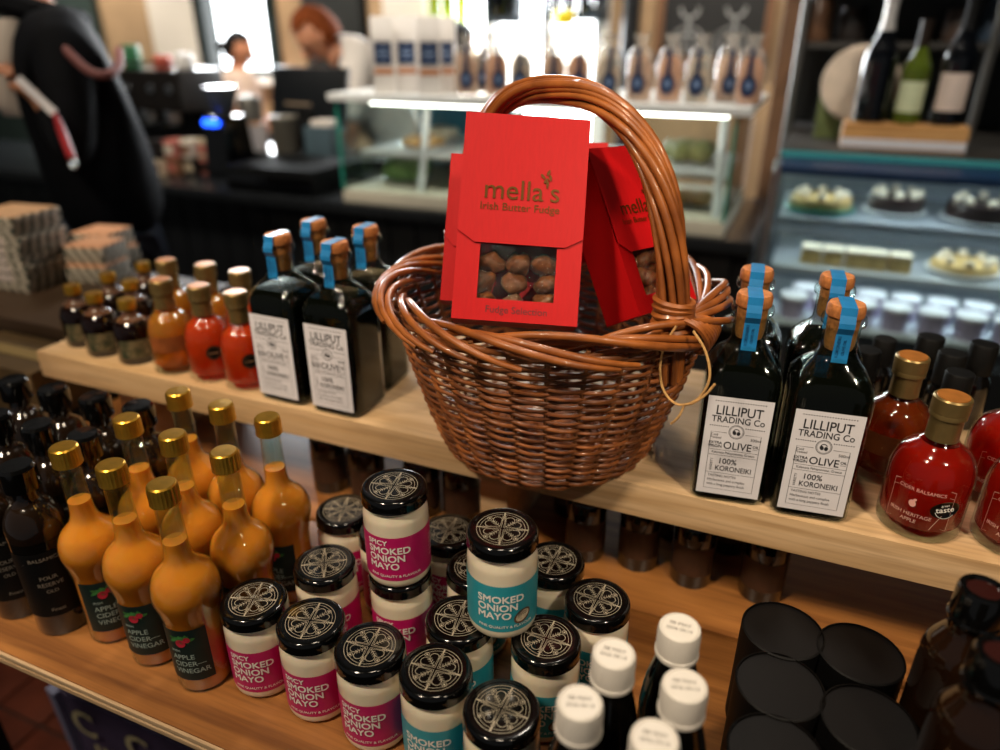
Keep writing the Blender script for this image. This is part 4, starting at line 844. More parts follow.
for i, x in enumerate((808, 830, 853, 874, 898)):
    q = PB(x, 270, 2.16); t = thing('cake_slice', ['golden square slice nearest the cabinet end', 'second golden square slice on the middle shelf', 'third golden square slice on the middle shelf', 'fourth golden square slice on the middle shelf', 'fifth golden square slice, furthest right'][i], 'cake slice', (q.x, 2.16, SHZ[1] + .0005), 0, 'golden slices on the middle shelf'); link('slice', MB().box(-.026, .026, -.03, .03, 0, .038).mesh('slice', M_tart, bev=.004), t); link('icing', MB().box(-.025, .025, -.029, .029, .038, .044).mesh('icing', M_cream, bev=.002), t)
cake('flat almond tart on the middle shelf by the picture edge', 960, 280, 2.2, SHZ[1] + .0005, .08, .03, M_tart, M_case_white)
POT = [('pot', MB().lathe([(0, 0), (.030, 0), (.037, .06), (.0, .06)], 24).mesh('pot', mat('pot_lilac', '#b7a9c4', .4, var=.3, vscale=30)), []), ('lid', MB().lathe([(.036, .058), (.039, .059), (.039, .066), (.034, .068), (0, .0685)], 24).mesh('lid', mat('pot_lid', '#e9e9ea', .35)), [])]
for r_ in range(2):
    for k in range(9):
        a = .02 + k * .088 + .03 * r_; inst(POT, 'dessert_pot', ('front' if r_ == 0 else 'rear') + ' row white lidded dessert pot, number %s from the cabinet end' % ('one two three four five six seven eight nine'.split()[k]), 'pot', (a, FB + .12 + r_ * .10, SHZ[2] + .0005), 0, 'dessert pots on the bottom shelf')
# shelving behind with wine
t = thing('wall_shelving', 'dark shelving unit with steel uprights above the chilled cabinet', 'shelving'); M_shelf = mat('dark_shelf', '#33302c', .5, var=.2, vscale=8)
link('back_board', MB().box(-.10, 1.6, 2.98, 3.0, 1.0, 2.2).mesh('back_board', mat('shelf_back', '#2b2f30', .6, var=.2, vscale=4), False), t)
for z in (1.205, 1.47, 1.72): link('shelf_board', MB().box(-.08, 1.6, 2.22 if z < 1.3 else 2.62, 2.98, z - .018, z).mesh('shelf_board', M_shelf, bev=.003), t)
for a in (-.09, .42): link('upright', MB().tube([(a, 2.6, 1.0), (a, 2.6, 2.2)], .012, 8).mesh('upright', mat('dull_steel', '#5c5b58', .5, metal=.6)), t)
link('bracket', MB().box(-.08, 1.6, 2.21, 2.22, 1.188, 1.203).mesh('bracket', mat('glass_green_edge', '#4aa3a8', .2, coat=.3), False), t)
q0, q1 = PB(840, 140, 2.36), PB(964, 140, 2.36)
t = thing('wooden_tray', 'pale wooden crate base under the three wine bottles', 'tray', ((q0.x + q1.x) / 2, 2.36, 1.2055)); hw = (q1.x - q0.x) / 2
link('tray_body', MB().box(-hw, hw, -.055, .055, 0, .066).mesh('tray_body', wood('tray_wood', '#d8a468', '#b8834a', .5), bev=.003), t)
for s in (-.056, .055): link('rail', MB().box(-hw, hw, s, s + .001, .005, .028).mesh('rail', M_paper, False), t)
def wine(body, foil, labm, r=.038, h=.29, bub=0):
    pr = [(r - .006, 0), (r, .006), (r, h * .48)] + curve_prof([(r, h * .48), (r * .95, h * .56), (r * .62, h * .67), (r * .42, h * .76), (.0145, h * .82), (.014, h * .9)], 4)
    k = [('bottle_body', MB().lathe([(0, 0)] + pr + [(0, h * .9)], 28).mesh('bottle_body', body), []), ('foil', MB().lathe([(r * .43 + .001, h * .745), (.0158, h * .82), (.0155, h * .96), (.0175, h * .965), (.017, h), (0, h)], 24).mesh('foil', foil), [])]
    if labm: k.append(('label', wrap('label', labm, r + .0005, -.04, .04, h * .12, h * .42, 16), [('lettering', Flat().rect(-.014, .014, h * .33, h * .345).rect(-.02, .02, h * .24, h * .26).rect(-.012, .012, h * .17, h * .18).cyl('lettering', mat('wine_print', '#8d8270', .5), r + .0008))]))
    return k
M_foilw = mat('silver_foil', '#d8d4d0', .3, metal=.5, var=.2, vscale=60); M_gwine = mat('green_wine_glass', '#4c5a1a', .06, coat=.6, var=.2, vscale=15); M_rwine = mat('red_wine_glass', '#07090d', .05, coat=.8)
for x, y, k, lab, sc in [(868, 122, wine(M_rwine, M_foilw, None, .044, .31), 'dark champagne bottle with silver foil neck', 1), (905, 122, wine(M_gwine, mat('dark_foil', '#20160f', .4), mat('wine_label_green', '#c9cfa8', .6, var=.1), .037, .27), 'green white wine bottle with pale label', .95), (945, 122, wine(M_rwine, M_blackm, mat('wine_label_rose', '#d3bfb2', .6, var=.1), .042, .31), 'dark red wine bottle with cream label', 1)]:
    q = PB(x, y, 2.36); inst(k, 'wine_bottle', lab, 'bottle', (q.x, 2.36, 1.2722), face_cam(q), 'wine bottles on the tray', sc)
q = PB(862, 70, 2.5); t = thing('cheese_box', 'round cream box leaning on a green packet on the wall shelf', 'box', (q.x, 2.52, 1.501 - .225 + .0)); t.location.z = 1.2055
link('round_lid', MB().lathe([(0, 0), (.10, 0), (.104, .004), (.104, .03), (.10, .034), (0, .035)], 36).xf(Matrix.Translation((0, -.02, .155)) @ Matrix.Rotation(R(80), 4, 'X')).mesh('round_lid', mat('cheese_cream', '#c9b6a2', .6, var=.15, vscale=20)), t); link('green_packet', MB().box(-.10, -.0, -.01, .05, 0, .16).mesh('green_packet', mat('packet_green', '#74804e', .6, var=.2), bev=.003), t)
for i, (x, c_, h_) in enumerate([(805, '#6a4a34', .13), (838, '#2b2522', .10), (975, '#3c4a5a', .12), (1012, '#7a5a40', .15), (940, '#4a3a30', .09)]):
    q = PB(x, 100, 2.85); tag(link('jar_tin', MB().lathe([(0, 0), (.04, 0), (.042, .005), (.042, h_ - .02), (.036, h_ - .012), (.036, h_), (0, h_)], 24).mesh('jar_tin', mat('tin%d' % i, c_, .4, var=.3)), None, (q.x, 2.86, 1.4705)), ['brown tin at the left end of the high shelf', 'small black tin beside the brown one on the high shelf', 'blue grey tin on the high shelf behind red wine', 'tan tin at the right of the high shelf', 'short brown tin between others on the high shelf'][i], 'tin', 'tins on the wall shelf')
# door frame post and dark speaker column between the cases
tag(link('pillar', MB().box(-.16, -.095, 2.75, 2.85, 0, 2.2).mesh('pillar', mat('pillar_wood', '#6b4a30', .6, var=.3, vscale=5), bev=.004)), 'brown timber post beside the dark wall shelving', 'post')
# blackboard
t = thing('blackboard', 'chalk menu blackboard on the back wall', 'blackboard'); q0, q1 = PB(662, 45, WB - .05), PB(752, 50, WB - .05)
link('board', MB().box(q0.x, q1.x + .05, WB - .05, WB - .02, 1.37, 2.2).mesh('board', mat('slate', '#17181a', .7, var=.15, vscale=6), False), t)
F = Flat(); rnd = random.Random(5)
for k in range(2):
    cx = q0.x + (q1.x - q0.x) * (.28 + .5 * k); cz = 1.62
    F.arc(cx, cz, .05, 180, 360, .014, 10); F.line([(cx, cz - .05), (cx, cz - .14)], .014); F.line([(cx - .04, cz - .14), (cx + .04, cz - .14)], .014); F.arc(cx, 1.435, .09, 10, 170, .008, 12)
    for r_ in range(4):
        x_ = cx - .1
        while x_ < cx + .1: F.rect(x_, x_ + rnd.uniform(.01, .03), 1.40 + r_ * .018, 1.407 + r_ * .018); x_ += .036
link('chalk_drawing', F.front('chalk_drawing', mat('chalk', '#8f9294', .8), WB - .0515), t)
link('frame', MB().box(q0.x - .04, q0.x, WB - .07, WB - .01, 1.33, 2.2).box(q1.x + .05, q1.x + .09, WB - .07, WB - .01, 1.33, 2.2).box(q0.x - .04, q1.x + .09, WB - .07, WB - .01, 1.33, 1.37).mesh('frame', mat('board_frame', '#6a4a32', .6), False), t)
tag(link('drain_pipe', MB().lathe([(0, 0), (.05, 0), (.05, 2.88), (0, 2.88)], 20).mesh('drain_pipe', mat('pipe_black', '#15171a', .4)), None, (PB(628, 60, WB - .12).x, WB - .12, 0)), 'black vertical pipe on the stone back wall', 'pipe')
q0, q1 = PB(337, 50, WB - .04), PB(364, 50, WB - .04)
t = thing('notice_board', 'tall black notice board behind the bending man', 'board'); link('panel', MB().box(q0.x - .25, q1.x, WB - .05, WB - .01, .9, 2.3).mesh('panel', M_dark, False), t); link('edge', MB().box(q1.x, q1.x + .025, WB - .06, WB - .005, .9, 2.3).mesh('edge', M_blackm, False), t)
# bottles on a high bracket and racks in front of the window
q0 = PB(446, 24, 4.35); t = thing('bottle_bracket', 'small white bracket shelf under green bottles by the window', 'shelf', (q0.x, 4.42, q0.z - .02)); link('bracket_board', MB().box(-.16, .16, -.12, .14, -.02, 0).mesh('bracket_board', M_wframe, bev=.003), t); link('bracket_arm', MB().tube([(0, .12, -.15), (0, -.08, -.02)], .012, 8).mesh('bracket_arm', M_wframe), t)
M_lime = mat('lime_bottle_glass', '#8fa51c', .1, coat=.5, var=.3, vscale=10, emit='#8a9a10', estr=.0)
for i, dx in enumerate((-.09, 0, .09)): inst(wine(M_lime, mat('lime_foil', '#c8b21c', .4), None, .038, .3), 'wine_bottle', ['lime green bottle left on the bracket by the window', 'lime green bottle in the middle of the bracket', 'lime green bottle right on the bracket'][i], 'bottle', (q0.x + dx, 4.38, q0.z - .0195), 0, 'lime bottles on the bracket')
for i, (xa, xb, yb) in enumerate([(488, 520, 24), (546, 606, 21)]):
    q0, q1 = PB(xa, yb, 4.5), PB(xb, yb, 4.5); t = thing('window_rack', ['narrow dark rack hanging in the bright window', 'wide dark rack hanging in the window with a yellow lid'][i], 'rack', (0, 0, 0))
    link('rack_box', MB().box(q0.x, q1.x, 4.44, 4.54, q0.z, q0.z + .04).box(q0.x, q0.x + .02, 4.44, 4.54, q0.z, 2.2).box(q1.x - .02, q1.x, 4.44, 4.54, q0.z, 2.2).box(q0.x, q1.x, 4.53, 4.545, q0.z, 2.2).mesh('rack_box', mat('rack_navy', '#2b3742', .5, var=.2), False), t)
    for k in range(int((q1.x - q0.x) / .09)): link('slot_bottle', MB().lathe([(0, 0), (.032, 0), (.034, .01), (.034, .2), (.014, .27), (0, .3)], 18).mesh('slot_bottle', M_rwine), t, (q0.x + .06 + k * .09, 4.485, q0.z + .0405))
q = PB(567, 18, 4.42); tag(link('yellow_lid', MB().lathe([(0, 0), (.055, 0), (.058, .005), (.058, .06), (.05, .075), (0, .08)], 24).mesh('yellow_lid', mat('bright_yellow', '#d8c31a', .4)), None, (q.x, 4.36, q.z - .04)), 'bright yellow tub in front of the window rack', 'tub')
# ------------------------------------------------------------------ packaging stacks left of the shelf
TZ = .985
t = thing('side_table', 'dark low side table left of the wooden shelf', 'table', (-1.52, 1.06, 0)); link('table_top', MB().box(-.40, .36, -.20, .14, TZ - .03, TZ).mesh('table_top', mat('side_table_top', '#4a3828', .5, var=.2, vscale=10), bev=.003), t)
for sx in (-.37, .33):
    for sy in (-.17, .11): link('leg', MB().box(sx - .02, sx + .02, sy - .02, sy + .02, 0, TZ - .03).mesh('leg', M_blackm, bev=.002), t)
def stripe_mat():
    m = bpy.data.materials.new('striped_card'); m.use_nodes = True; n = m.node_tree.nodes; L = m.node_tree.links; b = n['Principled BSDF']; b.inputs['Roughness'].default_value = .6
    tc = n.new('ShaderNodeTexCoord'); mp = n.new('ShaderNodeMapping'); mp.inputs['Rotation'].default_value = (0, R(35), R(40)); L.new(tc.outputs['Object'], mp.inputs[0])
    wv_ = n.new('ShaderNodeTexWave'); wv_.inputs['Scale'].default_value = 20; wv_.inputs['Distortion'].default_value = 1.5; wv_.inputs['Detail'].default_value = 2; L.new(mp.outputs[0], wv_.inputs[0])
    rp = n.new('ShaderNodeValToRGB'); rp.color_ramp.elements[0].position = .4; rp.color_ramp.elements[1].position = .55; rp.color_ramp.elements[0].color = hexc('#4d5248'); rp.color_ramp.elements[1].color = hexc('#d2c6b4')
    L.new(wv_.outputs[0], rp.inputs[0]); L.new(rp.outputs[0], b.inputs['Base Color']); return m
M_strip = stripe_mat(); M_cardp = mat('peach_card', '#d8a07a', .6, var=.08); M_bookl = mat('pale_label', '#cfc2bd', .6, var=.05)
q = PZ(22, 288, TZ)
for k in range(8):
    t = thing('striped_packet', ['bottom', 'second', 'third', 'fourth', 'fifth', 'sixth', 'seventh', 'top'][k] + ' striped packet of the tall stack at the left', 'packet', (q.x + .004 * (k % 3) - .012, q.y + .03, TZ + .0005 + k * .0205), R(4 + 2 * (k % 2)), 'striped packets in a stack')
    link('packet_body', MB().box(-.075, .062, -.055, .07, 0, .019).mesh('packet_body', M_strip if k < 7 else M_strip, bev=.003), t)
    link('packet_label', MB().box(-.05, .02, -.0565, -.055, .002, .017).mesh('packet_label', M_bookl if k > 0 else M_strip, False), t)
    if k == 7: link('top_card', MB().box(-.07, .058, -.05, .066, .019, .0205).mesh('top_card', mat('top_card', '#c9a07a', .6, var=.2, vscale=60), False), t)
q = PZ(92, 276, TZ)
for k, (dx, dy, z, rz) in enumerate([(-.05, .10, 0, 5), (.03, .0, 0, 12), (-.06, .10, .041, 8), (.02, .01, .041, 14)]):
    t = thing('peach_packet', ['lower peach packet at the back of the low pile', 'lower peach packet at the front of the low pile', 'upper peach packet at the back of the low pile', 'upper peach packet at the front of the low pile'][k], 'packet', (q.x + dx, q.y + dy, TZ + .0005 + z), R(rz), 'peach topped packets'); link('packet_body', MB().box(-.05, .05, -.045, .045, 0, .036).mesh('packet_body', M_strip, bev=.003), t); link('packet_top', MB().box(-.049, .049, -.044, .044, .036, .0395).mesh('packet_top', M_cardp, bev=.001), t)
t = thing('kraft_carton', 'brown kraft carton at the left picture edge below the packets', 'carton', (-1.30, .78, ZL)); link('carton_body', MB().box(-.12, .12, -.06, .06, 0, .10).mesh('carton_body', mat('kraft', '#5a4526', .7, var=.3, vscale=15), bev=.003), t); link('tape_strip', MB().box(-.12, .12, -.015, .015, .1, .101).mesh('tape_strip', mat('tape_tan', '#8a7448', .4), False), t)
t = thing('low_stand', 'dark stand under the kraft carton at left', 'stand', (-1.30, .78, 0)); link('stand_top', MB().box(-.14, .14, -.07, .07, ZL - .03, ZL - .0005).mesh('stand_top', M_blackm, bev=.003), t); link('post', MB().box(-.03, .03, -.03, .03, 0, ZL - .03).mesh('post', M_blackm), t)
# bag under the lower shelf
q = PB(100, 690, .62); t = thing('printed_shopper', 'purple printed carrier bag with cream letters under the lower shelf', 'bag', (q.x + .19, .62, 0)); hh = .42
M_purple = mat('bag_purple', '#3f3550', .6, var=.3, vscale=12); M_lilac = mat('bag_edge', '#8a8fb0', .5); M_bagc = mat('bag_cream', '#b7ad86', .6, var=.2, vscale=40)
link('bag_body', MB().hexa([(-.18, -.06, 0), (.22, -.06, 0), (.22, .07, 0), (-.18, .07, 0), (-.19, -.07, hh), (.23, -.07, hh), (.23, .07, hh), (-.19, .07, hh)]).mesh('bag_body', M_purple, bev=.006), t)
link('bag_gusset', MB().hexa([(-.2, -.07, 0), (-.18, -.075, 0), (-.18, .07, 0), (-.2, .07, 0), (-.215, -.075, hh), (-.19, -.08, hh), (-.19, .07, hh), (-.215, .07, hh)]).mesh('bag_gusset', M_lilac, False), t)
F = Flat()
for k in range(3):
    for r_ in range(3): F.text('C', -.13 + k * .13 + .03 * r_, .345 - r_ * .10, .085, .01)
    [F.rect(-.12 + .11 * k + .02 * q, -.108 + .11 * k + .02 * q, .30 - .1 * (k % 2), .325 - .1 * (k % 2)) for q in range(4)]
link('bag_lettering', F.front('bag_lettering', M_bagc, -.079), t)

# ------------------------------------------------------------------ people
M_skin = mat('skin', '#c98b6a', .5, sss=.1, var=.06, vscale=20); M_navyj = mat('navy_jacket', '#070a11', .8, spec=.2, var=.3, vscale=25); M_jean = mat('jeans', '#252f40', .8, var=.25, vscale=30)
M_tshirt = mat('white_tshirt', '#d9cfc6', .8, var=.06, vscale=15); M_rhair = mat('auburn_hair', '#7a3c1a', .85, spec=.15, var=.4, vscale=60); M_dhair = mat('dark_hair', '#14100e', .8, spec=.2, var=.3, vscale=60); M_apron = mat('black_apron', '#101214', .75, var=.2)
def skin_mesh(name, m, pts, edges, root=0, sub=2):
    me = bpy.data.meshes.new(name); keys = list(pts); ix = {k: i for i, k in enumerate(keys)}
    me.from_pydata([pts[k][0] for k in keys], [(ix[a], ix[b]) for a, b in edges], [])
    o = bpy.data.objects.new(name, me); COL.objects.link(o); o.modifiers.new('skin', 'SKIN'); o.modifiers['skin'].use_smooth_shade = True
    for i, k in enumerate(keys):
        sv = me.skin_vertices[0].data[i]; r_ = pts[k][1]; sv.radius = r_ if isinstance(r_, tuple) else (r_, r_); sv.use_root = (i == root)
    s = o.modifiers.new('sub', 'SUBSURF'); s.levels = sub; s.render_levels = sub; me.materials.append(m)
    dg = bpy.context.evaluated_depsgraph_get(); dg.update(); nm = bpy.data.meshes.new_from_object(o.evaluated_get(dg)); bpy.data.objects.remove(o); nm.name = name
    if not nm.materials: nm.materials.append(m)
    return nm
def person(label, loc, face, J, top, legs, hair, apron=None, hairlen=0, sleeves='long', bulk=1):
    """J: joints in (forward, to the left, up); face: heading of forward in the plan."""
    cf, sf = math.cos(face), math.sin(face)
    def T(p): return Vector((p[0] * cf - p[1] * sf, p[0] * sf + p[1] * cf, p[2]))
    K = {k: T(v) for k, v in J.items()}
    t = thing('person', label, 'person', loc)
    hd_ = (K['head'] - K['neck']).normalized(); fw = T(J.get('look', (1, 0, 0))).normalized(); fw = (fw - hd_ * fw.dot(hd_)).normalized(); sd = hd_.cross(fw)
    P = {'pelvis': (K['pelvis'], (.13, .10)), 'waist': (K['pelvis'].lerp(K['chest'], .45), (.12, .09)), 'chest': (K['chest'], (.14, .105)), 'neckb': (K['chest'].lerp(K['neck'], .75), (.085, .07)), 'neck': (K['neck'], .052),
         'jaw': (K['neck'].lerp(K['head'], .6), .055)}
    E_ = [('pelvis', 'waist'), ('waist', 'chest'), ('chest', 'neckb'), ('neckb', 'neck'), ('neck', 'jaw')]
    for s in 'lr':
        P['sh' + s] = (K['sh' + s], .056); P['el' + s] = (K['el' + s], .040); P['wr' + s] = (K['wr' + s], .026); d = (K['ha' + s] - K['wr' + s]); dn = d.normalized()
        P['pa' + s] = (K['wr' + s] + dn * .05, (.036, .020)); E_ += [('chest', 'sh' + s), ('sh' + s, 'el' + s), ('el' + s, 'wr' + s), ('wr' + s, 'pa' + s)]
        sx = dn.cross(T((0, 0, 1)))
        sx = sx.normalized() if sx.length > .1 else T((0, 1, 0)); cu = T(J.get('curl', (0, 0, -1))).normalized()
        for q, (off, ln) in enumerate(((-.028, .055), (-.010, .068), (.010, .072), (.029, .06))):
            b_ = K['wr' + s] + dn * .078 + sx * off; c_ = b_ + dn * ln * .55 + cu * .006; e_ = c_ + dn * ln * .25 + cu * .022
            P['f%s%d' % (s, q)] = (b_, .0095); P['g%s%d' % (s, q)] = (c_, .0085); P['h%s%d' % (s, q)] = (e_, .0072); E_ += [('pa' + s, 'f%s%d' % (s, q)), ('f%s%d' % (s, q), 'g%s%d' % (s, q)), ('g%s%d' % (s, q), 'h%s%d' % (s, q))]
        b_ = K['wr' + s] + dn * .035 - sx * .042; P['t' + s] = (b_, .011); P['u' + s] = (b_ + dn * .032 - sx * .010 + cu * .012, .009); E_ += [('wr' + s, 't' + s), ('t' + s, 'u' + s)]
        P['hip' + s] = (K['hip' + s], .082); P['kn' + s] = (K['kn' + s], .056); P['an' + s] = (K['an' + s], .038); P['to' + s] = (K['an' + s] + T((.15, 0, -.05)), .03)
        E_ += [('pelvis', 'hip' + s), ('hip' + s, 'kn' + s), ('kn' + s, 'an' + s), ('an' + s, 'to' + s)]
    Mh = Matrix((fw, sd, hd_)).transposed().to_4x4(); Mh.translation = K['head']
    hm = MB().blob((0, 0, 0), (.092, .076, .116), 5, 0, 24, 18)      # head: narrows to the jaw, chin forward, nose
    hm.v = [(x * (1 + .35 * min(z, 0) / .116) + (.012 if z < -.05 else 0), y * (1 + .42 * min(z, 0) / .116), z) for x, y, z in hm.v]
    hm.blob((.094, 0, -.022), (.020, .012, .026), 2, .05, 10, 8).xf(Mh)
    bm_ = bmesh.new(); bm_.from_mesh(skin_mesh('body', M_skin, P, E_)); bm_.from_mesh(hm.mesh('head', M_skin)); bme = bpy.data.meshes.new('body'); bm_.to_mesh(bme); bm_.free(); bme.materials.append(M_skin); bme.shade_smooth()
    link('body', bme, t)
    Q = {'hem': (K['pelvis'] + Vector((0, 0, -.03)), (.15 * bulk, .13 * bulk)), 'waist': (K['pelvis'].lerp(K['chest'], .45), (.15 * bulk, .13 * bulk)), 'chest': (K['chest'], (.165 * bulk, .14 * bulk)), 'neckb': (K['chest'].lerp(K['neck'], .86), (.095, .085))}
    E2 = [('hem', 'waist'), ('waist', 'chest'), ('chest', 'neckb')]
    for s in 'lr':
        Q['sh' + s] = (K['sh' + s], .078); Q['el' + s] = (K['el' + s], .060); E2 += [('chest', 'sh' + s)]
        if sleeves == 'long': Q['wr' + s] = (K['el' + s].lerp(K['wr' + s], .93), .042); E2 += [('sh' + s, 'el' + s), ('el' + s, 'wr' + s)]
        else: Q['el' + s] = (K['sh' + s].lerp(K['el' + s], .75), .07); E2 += [('sh' + s, 'el' + s)]
    link('jacket' if sleeves == 'long' else 'shirt', skin_mesh('top', top, Q, E2), t)
    Q = {'pelvis': (K['pelvis'], (.16, .13))}; E3 = []
    for s in 'lr': Q['hip' + s] = (K['hip' + s], .105); Q['kn' + s] = (K['kn' + s], .078); Q['an' + s] = (K['an' + s] + Vector((0, 0, .02)), .062); E3 += [('pelvis', 'hip' + s), ('hip' + s, 'kn' + s), ('kn' + s, 'an' + s)]
    link('trousers', skin_mesh('trousers', legs, Q, E3), t)
    hb = MB(); hb.blob((0, 0, 0), (.100, .085, .122), 3, .02, 28, 24)
    hb.f = [f for f in hb.f if (lambda x, z: z > .058 + .15 * max(x, 0) or (x < .006 and z > -.065))(sum(hb.v[i][0] for i in f) / len(f), sum(hb.v[i][2] for i in f) / len(f))]
    hb.f += [tuple(reversed(f)) for f in []]
    Mx = Matrix((fw, sd, hd_)).transposed().to_4x4(); Mx.translation = K['head'] + hd_ * .002 - fw * .004
    link('hair', hb.xf(Mx).mesh('hair', hair), t)
    if hairlen: link('bun', MB().blob(tuple(K['head'] - fw * .115 + hd_ * .0), .036, 2, .1, 12, 9).mesh('bun', hair), t)
    for s in (-1, 1):
        link('ear', MB().blob(tuple(K['head'] + sd * .078 * s - hd_ * .015 - fw * .002), (.012, .012, .028), 1, .1, 8, 7).mesh('ear', M_skin), t)
        e = K['head'] + fw * .080 + sd * .030 * s + hd_ * .002; link('eye', MB().blob(tuple(e), .010, 1, 0, 8, 6).mesh('eye', M_dhair), t)
    link('mouth', MB().tube([K['head'] + fw * .080 - hd_ * .068 + sd * x for x in (-.02, 0, .02)], .006, 6).mesh('mouth', mat('lips', '#a85a4c', .5)), t)
    for s in 'lr': link('shoe', MB().blob(tuple(K['an' + s] + T((.06, 0, -.055))), (.10, .065, .05), 1, .05, 12, 8).mesh('shoe', M_black), t)
    if apron:
        F_ = T((1, 0, 0)); S_ = T((0, 1, 0)); m_ = MB(); rows_ = []
        for u_, z_, w_ in ((.162, .28, .11), (.165, .1, .15), (.15, -.12, .17), (.15, -.5, .19)):
            c_ = K['chest'].lerp(K['pelvis'], min(1, max(0, (.28 - z_) / .6))); rows_.append([c_ + F_ * (u_ - .02 * abs(x)) + S_ * (w_ * x) + Vector((0, 0, 0 if z_ > -.2 else -.35)) for x in (-1, -.5, 0, .5, 1)])
        v_ = [p for r_ in rows_ for p in r_]; m_.add(v_, [(r_ * 5 + c, r_ * 5 + c + 1, r_ * 5 + c + 6, r_ * 5 + c + 5) for r_ in range(3) for c in range(4)]); ap = link('apron', m_.mesh('apron', apron), t)
        link('neck_strap', MB().tube([rows_[0][0], K['neck'] + S_ * -.07, K['neck'] - F_ * .08, K['neck'] + S_ * .07, rows_[0][4]], .008, 6).mesh('neck_strap', apron), ap)
    return t, T, K
base = dict(pelvis=(0, 0, .95), chest=(0, 0, 1.36), neck=(.02, 0, 1.55), head=(.045, 0, 1.665), shl=(0, .18, 1.45), shr=(0, -.18, 1.45), hipl=(0, .09, .90), hipr=(0, -.09, .90), knl=(.02, .1, .50), knr=(.0, -.1, .50), anl=(0, .1, .09), anr=(-.02, -.1, .09))
# customer on the left, in profile, reading something held in both hands
cl = PD(84, 120, 2.0); cl.z = 0; fa = math.atan2(-.74, -.67); cf_, sf_ = math.cos(fa), math.sin(fa)
def LOC(p): d = p - cl; return (d.x * cf_ + d.y * sf_, -d.x * sf_ + d.y * cf_, d.z)
J = dict(base, pelvis=(-.03, 0, .95), chest=(.0, 0, 1.37), neck=(.07, 0, 1.58), head=(.14, 0, 1.71), ell=(.02, .24, 1.20), elr=(.05, -.24, 1.20), wrl=LOC(PD(44, 98, 1.82)), wrr=LOC(PD(36, 84, 1.92)), hal=LOC(PD(18, 76, 1.80)), har=LOC(PD(8, 70, 1.88)), look=(1, 0, -.6))
J['shl'] = (0, .18, 1.46); J['shr'] = (0, -.18, 1.46)
pt, T, K = person('customer in a dark navy jacket and jeans holding a white slip', cl, fa, J, M_navyj, M_jean, M_dhair, bulk=1.22)
S_ = T((0, 1, 0)); F_ = T((1, 0, 0)); sh = MB()
sh.loft([[T((fw_ + .055 * math.cos(a), sw_ * math.sin(a), z_)) for a in [2 * PI * i / 16 for i in range(16)]] for fw_, sw_, z_ in [(.13, .08, 1.30), (.155, .10, 1.34), (.15, .10, 1.42), (.10, .08, 1.53)]])
link('shirt_front', sh.mesh('shirt_front', M_tshirt), pt)
link('scarf', MB().tube([T((.04 + .085 * math.cos(a), .085 * math.sin(a), 1.545 + .02 * math.cos(a))) for a in [2 * PI * i / 16 for i in range(16)]], .030, 8, True).mesh('scarf', M_navyj), pt)
link('scarf_pin', MB().blob(tuple(PD(37, 24, 1.86) - cl), .016, 1, .1).mesh('scarf_pin', mat('pin_red', '#b01818', .5)), pt)
link('strap', MB().tube([p - cl for p in spl([PD(42, 36, 1.80), PD(58, 42, 1.76), PD(72, 56, 1.735), PD(86, 69, 1.73), (PD(100, 75, 1.735)), PD(112, 73, 1.76), PD(119, 64, 1.80), PD(119, 50, 1.86)])], .011, 8).mesh('strap', mat('rose_strap', '#7a4a48', .6)), pt)
q = PD(17, 78, 1.74); q2 = PD(54, 113, 1.70); t = thing('paper_slip', 'white folded slip held by the customer in navy', 'paper', q); d_ = q2 - q; n_ = d_.cross(_f).normalized() * .010
link('slip', MB().hexa([-n_, n_, n_ + _f * .006, -n_ + _f * .006, d_ - n_, d_ + n_, d_ + n_ + _f * .006, d_ - n_ + _f * .006]).mesh('slip', M_paper, bev=.002), t)
q = PD(55, 114, 1.705); q2 = PD(72, 158, 1.70); t = thing('key_strap', 'red key strap dangling beside the white slip', 'strap', q); link('strap', MB().tube([(0, 0, 0), (q2 - q) * .3, (q2 - q) * .6, q2 - q], [.006, .010, .011, .010], 8).mesh('strap', mat('strap_red', '#9a1520', .5)), t); link('ring', MB().tube([(q2 - q) + Vector((.012 * math.cos(a), 0, -.012 + .012 * math.sin(a))) for a in [2 * PI * i / 14 for i in range(14)]], .002, 6, True).mesh('ring', M_steel), t)
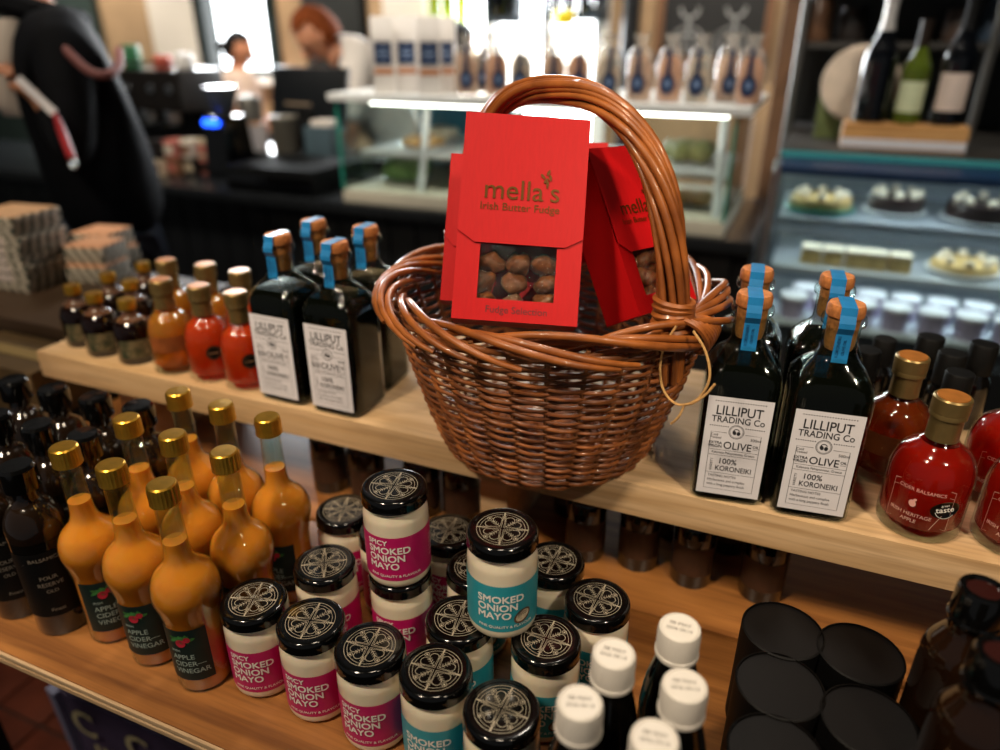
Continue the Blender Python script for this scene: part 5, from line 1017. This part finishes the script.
# man bending over the till
J = dict(base, pelvis=(-.22, 0, .96), chest=(.01, 0, 1.43), neck=(.13, 0, 1.50), head=(.21, 0, 1.59), shl=(.05, .19, 1.52), shr=(.05, -.19, 1.52), ell=(.14, .27, 1.13), elr=(.16, -.26, 1.13), wrl=(.36, .2, 1.10), wrr=(.38, -.18, 1.10), hal=(.44, .16, 1.08), har=(.46, -.14, 1.08), hipl=(-.22, .09, .91), hipr=(-.22, -.09, .91), knl=(-.2, .1, .5), knr=(-.2, -.1, .5), anl=(-.24, .1, .09), anr=(-.24, -.1, .09), look=(.75, 0, -.8))
hp = PD(317, 34, 3.15); fa = math.atan2(-.60, -.80); cf, sf = math.cos(fa), math.sin(fa); hz = hp.z
dz = hz - 1.59
for k in J:
    if k not in ('anl', 'anr', 'look'): J[k] = (J[k][0], J[k][1], J[k][2] + dz)
person('red haired man in white t-shirt bending over the till', (hp.x - .21 * cf, hp.y - .21 * sf, 0), fa, J, M_tshirt, M_blackm, M_rhair, apron=M_apron, sleeves='short')
# woman by the bright window
J = dict(base, ell=(.05, .24, 1.14), elr=(.05, -.24, 1.14), wrl=(.26, .14, 1.08), wrr=(.26, -.14, 1.08), hal=(.33, .08, 1.08), har=(.33, -.08, 1.08), look=(1, 0, -.1))
hp = PD(242, 48, 4.75); k_ = hp.z / 1.68; J = {k: tuple(c * (k_ if k != 'look' else 1) for c in v) for k, v in J.items()}; fa = math.atan2(.40, .92)
person('woman with a dark hair bun and pale top by the window', (hp.x - .06 * math.cos(fa), hp.y - .06 * math.sin(fa), 0), fa, J, mat('blush_top', '#cdb4a4', .8, var=.05), M_jean, M_dhair, hairlen=1, sleeves='short')
# dark haired person behind the gift pouches
hp = PD(462, 40, 3.9); J = dict(base, ell=(.05, .24, 1.14), elr=(.05, -.24, 1.14), wrl=(.26, .14, 1.08), wrr=(.26, -.14, 1.08), hal=(.33, .08, 1.08), har=(.33, -.08, 1.08), look=(1, 0, -.3)); k_ = hp.z / 1.70; J = {k: tuple(c * (k_ if k != 'look' else 1) for c in v) for k, v in J.items()}; fa = R(80)
person('dark haired person in blue standing behind the gift pouches', (hp.x - .06 * math.cos(fa), hp.y - .06 * math.sin(fa), 0), fa, J, mat('blue_shirt', '#4a6a8a', .8, var=.1), M_jean, M_dhair, sleeves='short')
